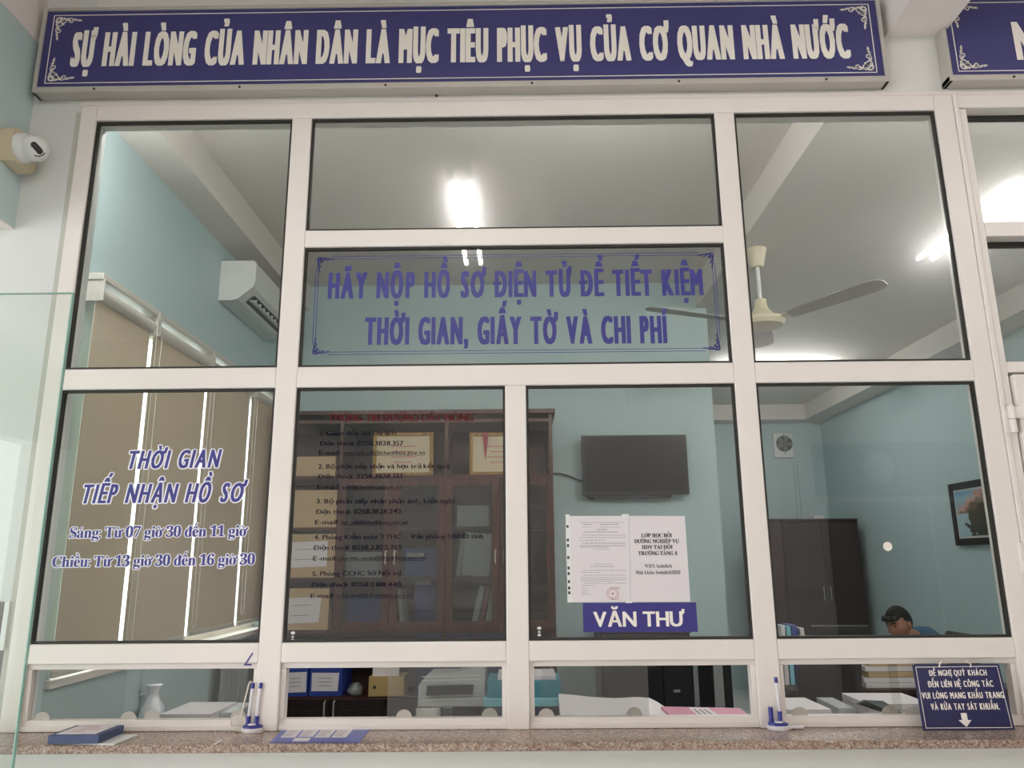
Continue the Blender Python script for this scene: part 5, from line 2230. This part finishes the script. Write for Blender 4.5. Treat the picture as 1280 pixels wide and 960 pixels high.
# book stack and folders on the person's desk
zz = .79 + e
for k, (p0, p1, h, mt, lab) in enumerate(((1082, 1150, .028, 'paper', 'bottom white ledger of the stack on the far desk'), (1080, 1148, .03, 'paper', 'second white ledger of the stack on the far desk'),
                                         (1086, 1152, .035, 'carton_light', 'tan ledger third up in the stack on the far desk'), (1083, 1147, .03, 'paper', 'white ledger fourth up in the stack on the far desk'),
                                         (1088, 1145, .035, 'carton_light', 'tan ledger topmost in the stack on the far desk'))):
    a, b = P(p0, 850, 2.80), P(p1, 850, 2.80)
    m_ = MB()
    m_.box(a.x, b.x, 2.80, 3.02, zz, zz + h, .003)
    tag(m_.build('ledger', M[mt], origin=(a.x, 2.9, zz)), lab, 'ledger', 'ledgers on the far desk')
    zz += h + e
for k, (p0, p1, pt, mt, lab, ln) in enumerate(((976, 981, 782, 'paper', 'white upright file on the far desk beside the right mullion', 0), (983, 988, 783, 'light_blue', 'pale blue upright file on the far desk', 0),
                                              (993, 1000, 781.5, 'blue_box', 'blue upright folder on the far desk', -.06), (1005, 1010, 785, 'paper', 'white sheets leaning on the blue upright folder', -.08))):
    on_shelf('document_file', lab, 'file', p0, p1, pt, .79, 2.95, .2, M[mt], 'upright files on the far desk', ln)

# office chairs
def office_chair(x, y, rz, label):
    r = thing('office_chair', (x, y, 0), label, 'chair', 'black office chairs')
    R0 = Matrix.Translation((x, y, 0)) @ Matrix.Rotation(rz, 4, 'Z')
    m_ = MB()
    m_.box(-.23, .23, -.23, .23, .43, .5, .03, 3, T=R0)
    m_.build('seat', M['chair_black'], r, smooth=True)
    m_ = MB()
    Tb = R0 @ Matrix.Translation((0, .26, .56)) @ Matrix.Rotation(math.radians(-8), 4, 'X')
    m_.box(-.21, .21, -.025, .025, 0, .46, .022, 3, T=Tb)
    m_.build('backrest', M['chair_black'], r, smooth=True)
    m_ = MB()
    m_.tube([R0 @ Vector(p) for p in ((0, .1, .44), (0, .27, .46), (0, .29, .62))], .018, 8)
    m_.build('back_bar', M['black'], r, smooth=True)
    m_ = MB()
    m_.tube([R0 @ Vector((0, 0, .1)), R0 @ Vector((0, 0, .43))], .025, 12)
    m_.build('column', M['black'], r, smooth=True)
    for k in range(5):
        a = 2 * PI * k / 5
        m_ = MB()
        m_.tube([R0 @ Vector((0, 0, .11)), R0 @ Vector((.26 * math.cos(a), .26 * math.sin(a), .06))], [.022, .015], 8)
        lg = m_.build('leg', M['black'], r, smooth=True)
        m_ = MB()
        m_.ball(R0 @ Vector((.26 * math.cos(a), .26 * math.sin(a), .0265)), .026, 10)
        m_.build('caster', M['black'], lg)
    for s in (-1, 1):
        m_ = MB()
        m_.tube([R0 @ Vector((.2 * s, .05, .45)), R0 @ Vector((.27 * s, .05, .47)), R0 @ Vector((.27 * s, .05, .66)), R0 @ Vector((.27 * s, -.16, .68))], .014, 8)
        m_.build('armrest', M['black'], r, smooth=True)
    return r


office_chair(1.50, 2.35, math.radians(-60), 'black office chair seen in the right end of the third hatch')
PXc, PYc = 2.98, 3.86
office_chair(PXc, PYc, math.radians(-90), 'black office chair carrying the seated person')
mh = P(1052, 782, 3.1)
mt_ = thing('monitor', (mh.x, 3.15, .79), 'black computer monitor back on the far desk before the tall cabinet', 'monitor')
m_ = MB()
m_.box(mh.x - .19, mh.x + .19, 3.12, 3.15, .88, mh.z, .008)
m_.build('screen_case', M['black'], mt_)
m_ = MB()
m_.box(mh.x - .03, mh.x + .03, 3.155, 3.175, .80, 1.0, .003)
m_.box(mh.x - .1, mh.x + .1, 3.08, 3.22, .79 + e, .805, .003)
m_.build('stand', M['black'], mt_)

# ================================================================== PERSON
def skin_mesh(verts, edges, radii, root=0, levels=2):
    me = bpy.data.meshes.new('tmp')
    me.from_pydata([tuple(v) for v in verts], edges, [])
    o = bpy.data.objects.new('tmp', me)
    COL.objects.link(o)
    sk = o.modifiers.new('Skin', 'SKIN')
    sk.use_smooth_shade = True
    for i, v in enumerate(me.skin_vertices[0].data):
        rr = radii[i]
        v.radius = rr if isinstance(rr, tuple) else (rr, rr)
        v.use_root = (i == root)
    sb = o.modifiers.new('Subdivision', 'SUBSURF')
    sb.levels = levels
    sb.render_levels = levels
    dg = bpy.context.evaluated_depsgraph_get()
    dg.update()
    res = bpy.data.meshes.new_from_object(o.evaluated_get(dg))
    bpy.data.objects.remove(o)
    bpy.data.meshes.remove(me)
    return res


hp_ = P(1124, 781, 3.75)
head_c = Vector((hp_.x, 3.75, P(1124, 779, 3.75).z))
pel = Vector((PXc - .02, 3.86, .57))
shc = Vector((head_c.x + .15, 3.80, head_c.z - .115))      # base of the neck
chest = Vector((head_c.x + .21, 3.82, head_c.z - .27))
VV = [pel, pel + Vector((-.06, -.01, .16)), chest, shc, head_c + Vector((.045, .015, -.085)), head_c + Vector((.02, 0, -.02))]
EE = [(0, 1), (1, 2), (2, 3), (3, 4), (4, 5)]
RR = [(.15, .12), (.14, .11), (.155, .12), (.09, .075), .055, .06]


def add_chain(root, pts, rs):
    prev = root
    for p, r_ in zip(pts, rs):
        VV.append(Vector(p))
        RR.append(r_)
        EE.append((prev, len(VV) - 1))
        prev = len(VV) - 1
    return prev


hands = []
for s in (-1, 1):
    sh = shc + Vector((.02, .17 * s, -.055))
    el = sh + Vector((-.10, .06 * s, -.26))
    wr = el + Vector((-.23, -.05 * s, .035))
    k = add_chain(2, [sh, sh.lerp(el, .5), el, el.lerp(wr, .5), wr], [.062, .052, .043, .038, .027])
    pm = wr + Vector((-.05, 0, -.004))
    k = add_chain(k, [pm], [(.034, .018)])
    palm = k
    for f_ in range(4):
        off_ = (f_ - 1.5) * .018
        l = (.066, .076, .072, .058)[f_]
        base = pm + Vector((-.028, off_, 0))
        add_chain(palm, [base, base + Vector((-l * .5, off_ * .15, .002)), base + Vector((-l * .85, off_ * .2, -.014)), base + Vector((-l, off_ * .2, -.026))], [.010, .0085, .008, .007])
    tb = pm + Vector((.005, -.03 * s, 0))
    add_chain(palm, [tb, tb + Vector((-.03, -.016 * s, -.006)), tb + Vector((-.05, -.014 * s, -.016))], [.011, .0095, .008])
for s in (-1, 1):
    hip = pel + Vector((-.02, .09 * s, -.02))
    kn = hip + Vector((-.42, .03 * s, .0))
    an = Vector((kn.x + .03, kn.y, .09))
    k = add_chain(0, [hip, hip.lerp(kn, .5), kn, kn.lerp(an, .45), an, an + Vector((-.1, 0, -.045)), an + Vector((-.17, 0, -.06))], [.085, .078, .056, .052, .036, .036, .026])
body_me = skin_mesh(VV, EE, RR)
person = bpy.data.objects.new('person', None)
COL.objects.link(person)
person.location = (pel.x, pel.y, 0.0)
person['_o'] = (pel.x, pel.y, 0.0)
tag(person, 'seated person with black hair and blue shirt, looking down to the left', 'person')

# head with a face, facing -x and a little towards the window, joined to the body mesh
Rh = Matrix.Rotation(math.radians(24), 4, 'Z') @ Matrix.Rotation(math.radians(-16), 4, 'Y')
bm = bmesh.new()
bm.from_mesh(body_me)


def head_ball(bm_, scale=1.0, hair=False):
    res = bmesh.ops.create_uvsphere(bm_, u_segments=40, v_segments=28, radius=1.0)
    for v in res['verts']:
        d = v.co.copy()
        x, y, z = d.x * .098 * scale, d.y * .077 * scale, d.z * .118 * scale
        if d.z < -.1 and d.x > -.2:                       # nape narrows
            x *= 1 + .35 * d.z
        if d.z < -.15:                                    # jaw and chin
            y *= 1 + .38 * (d.z + .15)
            if d.x < 0:
                x -= .010 * (-d.z)
        if not hair:
            fx = max(0.0, -d.x)
            # nose
            g = math.exp(-((d.y / .16) ** 2)) * math.exp(-(((d.z + .18) / .2) ** 2)) * (fx ** 3)
            x -= .030 * g
            # brow, eye sockets
            for s in (-1, 1):
                ge = math.exp(-(((d.y - .38 * s) / .17) ** 2)) * math.exp(-(((d.z - .03) / .12) ** 2)) * fx
                x += .011 * ge
            gb = math.exp(-((d.y / .5) ** 2)) * math.exp(-(((d.z - .24) / .1) ** 2)) * fx
            x -= .004 * gb
            gl_ = math.exp(-((d.y / .3) ** 2)) * math.exp(-(((d.z + .53) / .09) ** 2)) * fx
            x -= .006 * gl_
            gm_ = math.exp(-((d.y / .3) ** 2)) * math.exp(-(((d.z + .47) / .03) ** 2)) * fx
            x += .006 * gm_
        v.co = head_c + (Rh @ Vector((x, y, z)))
    return res


head_ball(bm)
for s in (-1, 1):
    res = bmesh.ops.create_uvsphere(bm, u_segments=16, v_segments=10, radius=1.0)
    for v in res['verts']:
        q = Vector((v.co.x * .018 + .012, s * (.077 + v.co.y * .009), v.co.z * .031 - .01))
        if (v.co.y * s) > 0.3 and abs(v.co.x) < .5 and abs(v.co.z) < .6:
            q.y -= s * .006
        v.co = head_c + (Rh @ q)
for f in bm.faces:
    f.smooth = True
for v in bm.verts:
    v.co -= Vector((pel.x, pel.y, 0))
me = bpy.data.meshes.new('body')
bm.to_mesh(me)
bm.free()
me.materials.append(M['skin'])
body = bpy.data.objects.new('body', me)
COL.objects.link(body)
body.parent = person
# hair
m_ = MB()
head_ball(m_.bm, 1.09, True)
Ri = Rh.inverted()
kill = []
for v in m_.bm.verts:
    q = Ri @ (v.co - head_c)
    line = .045 if q.x < -.03 else (.045 - (q.x + .03) * 1.25)
    if q.z < max(line, -.075):
        kill.append(v)
bmesh.ops.delete(m_.bm, geom=kill, context='VERTS')
bmesh.ops.solidify(m_.bm, geom=m_.bm.faces[:], thickness=.012)
fr = []
for k in range(7):
    y_ = -.055 + k * .018
    b0 = head_c + Rh @ Vector((-.088 + abs(y_) * .35, y_, .062))
    b1 = head_c + Rh @ Vector((-.128 + abs(y_) * .35, y_ - .01, .048))
    m_.tube([b0, b0.lerp(b1, .5) + Vector((0, 0, .01)), b1], [.018, .013, .003], 8)
m_.build('hair', M['hair'], person, smooth=True, sharp=80)
# eyes
m_ = MB()
for s in (-1, 1):
    m_.ball(head_c + Rh @ Vector((-.0815, .030 * s, .004)), (.0075, .0095, .005), 10)
m_.build('eye', M['lens'], person)
m_ = MB()
for s in (-1, 1):
    m_.tube([head_c + Rh @ Vector((-.094, .012 * s, .024)), head_c + Rh @ Vector((-.090, .03 * s, .03)), head_c + Rh @ Vector((-.078, .046 * s, .025))], .0035, 6)
m_.build('eyebrow', M['hair'], person)


def garment(idx, extra, name, mt):
    keep = {i: k for k, i in enumerate(idx)}
    v2 = [VV[i] for i in idx]
    e2 = [(keep[a], keep[b]) for a, b in EE if a in keep and b in keep]
    r2 = []
    for i in idx:
        rr = RR[i]
        if name == 'shirt':
            rr = {3: (.135, .11), 6: .075, 6 + nper: .075, 7: .062, 7 + nper: .062}.get(i, rr)
        r2.append(tuple(q + extra for q in rr) if isinstance(rr, tuple) else rr + extra)
    if name == 'shirt':                              # collar up to the neck
        v2.append(VV[3].lerp(VV[4], .5))
        r2.append(.082)
        e2.append((keep[3], len(v2) - 1))
    me2 = skin_mesh(v2, e2, r2)
    for v in me2.vertices:
        v.co -= Vector((pel.x, pel.y, 0))
    me2.materials.clear()
    me2.materials.append(mt)
    o = bpy.data.objects.new(name, me2)
    COL.objects.link(o)
    o.parent = person
    return o


arm = [6, 7, 8, 9]
nper = 5 + 1 + 16 + 3
arm2 = [i + nper for i in arm]
garment([0, 1, 2, 3] + arm + arm2, .016, 'shirt', M['shirt'])
l0 = 6 + 2 * nper
garment([0] + [l0, l0 + 1, l0 + 2, l0 + 3, l0 + 4] + [l0 + 7, l0 + 8, l0 + 9, l0 + 10, l0 + 11], .014, 'trousers', M['trousers'])

# what sets a part apart from the rest of its thing
PART_LABELS = {'handle': 'steel handle', 'lens': 'dark lens', 'finger_pull': 'frosted half-round finger pull', 'gasket': 'black gasket', 'ribbon': 'red ribbon',
               'stamp': 'red round stamp', 'string': 'cream string', 'heading': 'dark red heading', 'junction_box': 'beige junction box', 'end_cap': 'blue end cap',
               'barrel': 'white barrel', 'hair': 'black hair', 'shirt': 'blue shirt', 'trousers': 'dark trousers', 'polished_edge': 'greenish polished edge',
               'letter_outline': 'white outline', 'blade': 'grey blade', 'air_outlet': 'dark air outlet', 'core': 'cardboard core', 'hand_hole': 'round hand hole', 'pull_chain': 'white pull chain'}
for o in list(bpy.data.objects):
    nm_ = o.name.split('.')[0]
    if o.parent is not None and nm_ in PART_LABELS and not (nm_ == 'handle' and o.parent.name.startswith('vase')):
        o['label'] = PART_LABELS[nm_]
for o in list(bpy.data.objects):
    if '_o' in o.keys():
        del o['_o']
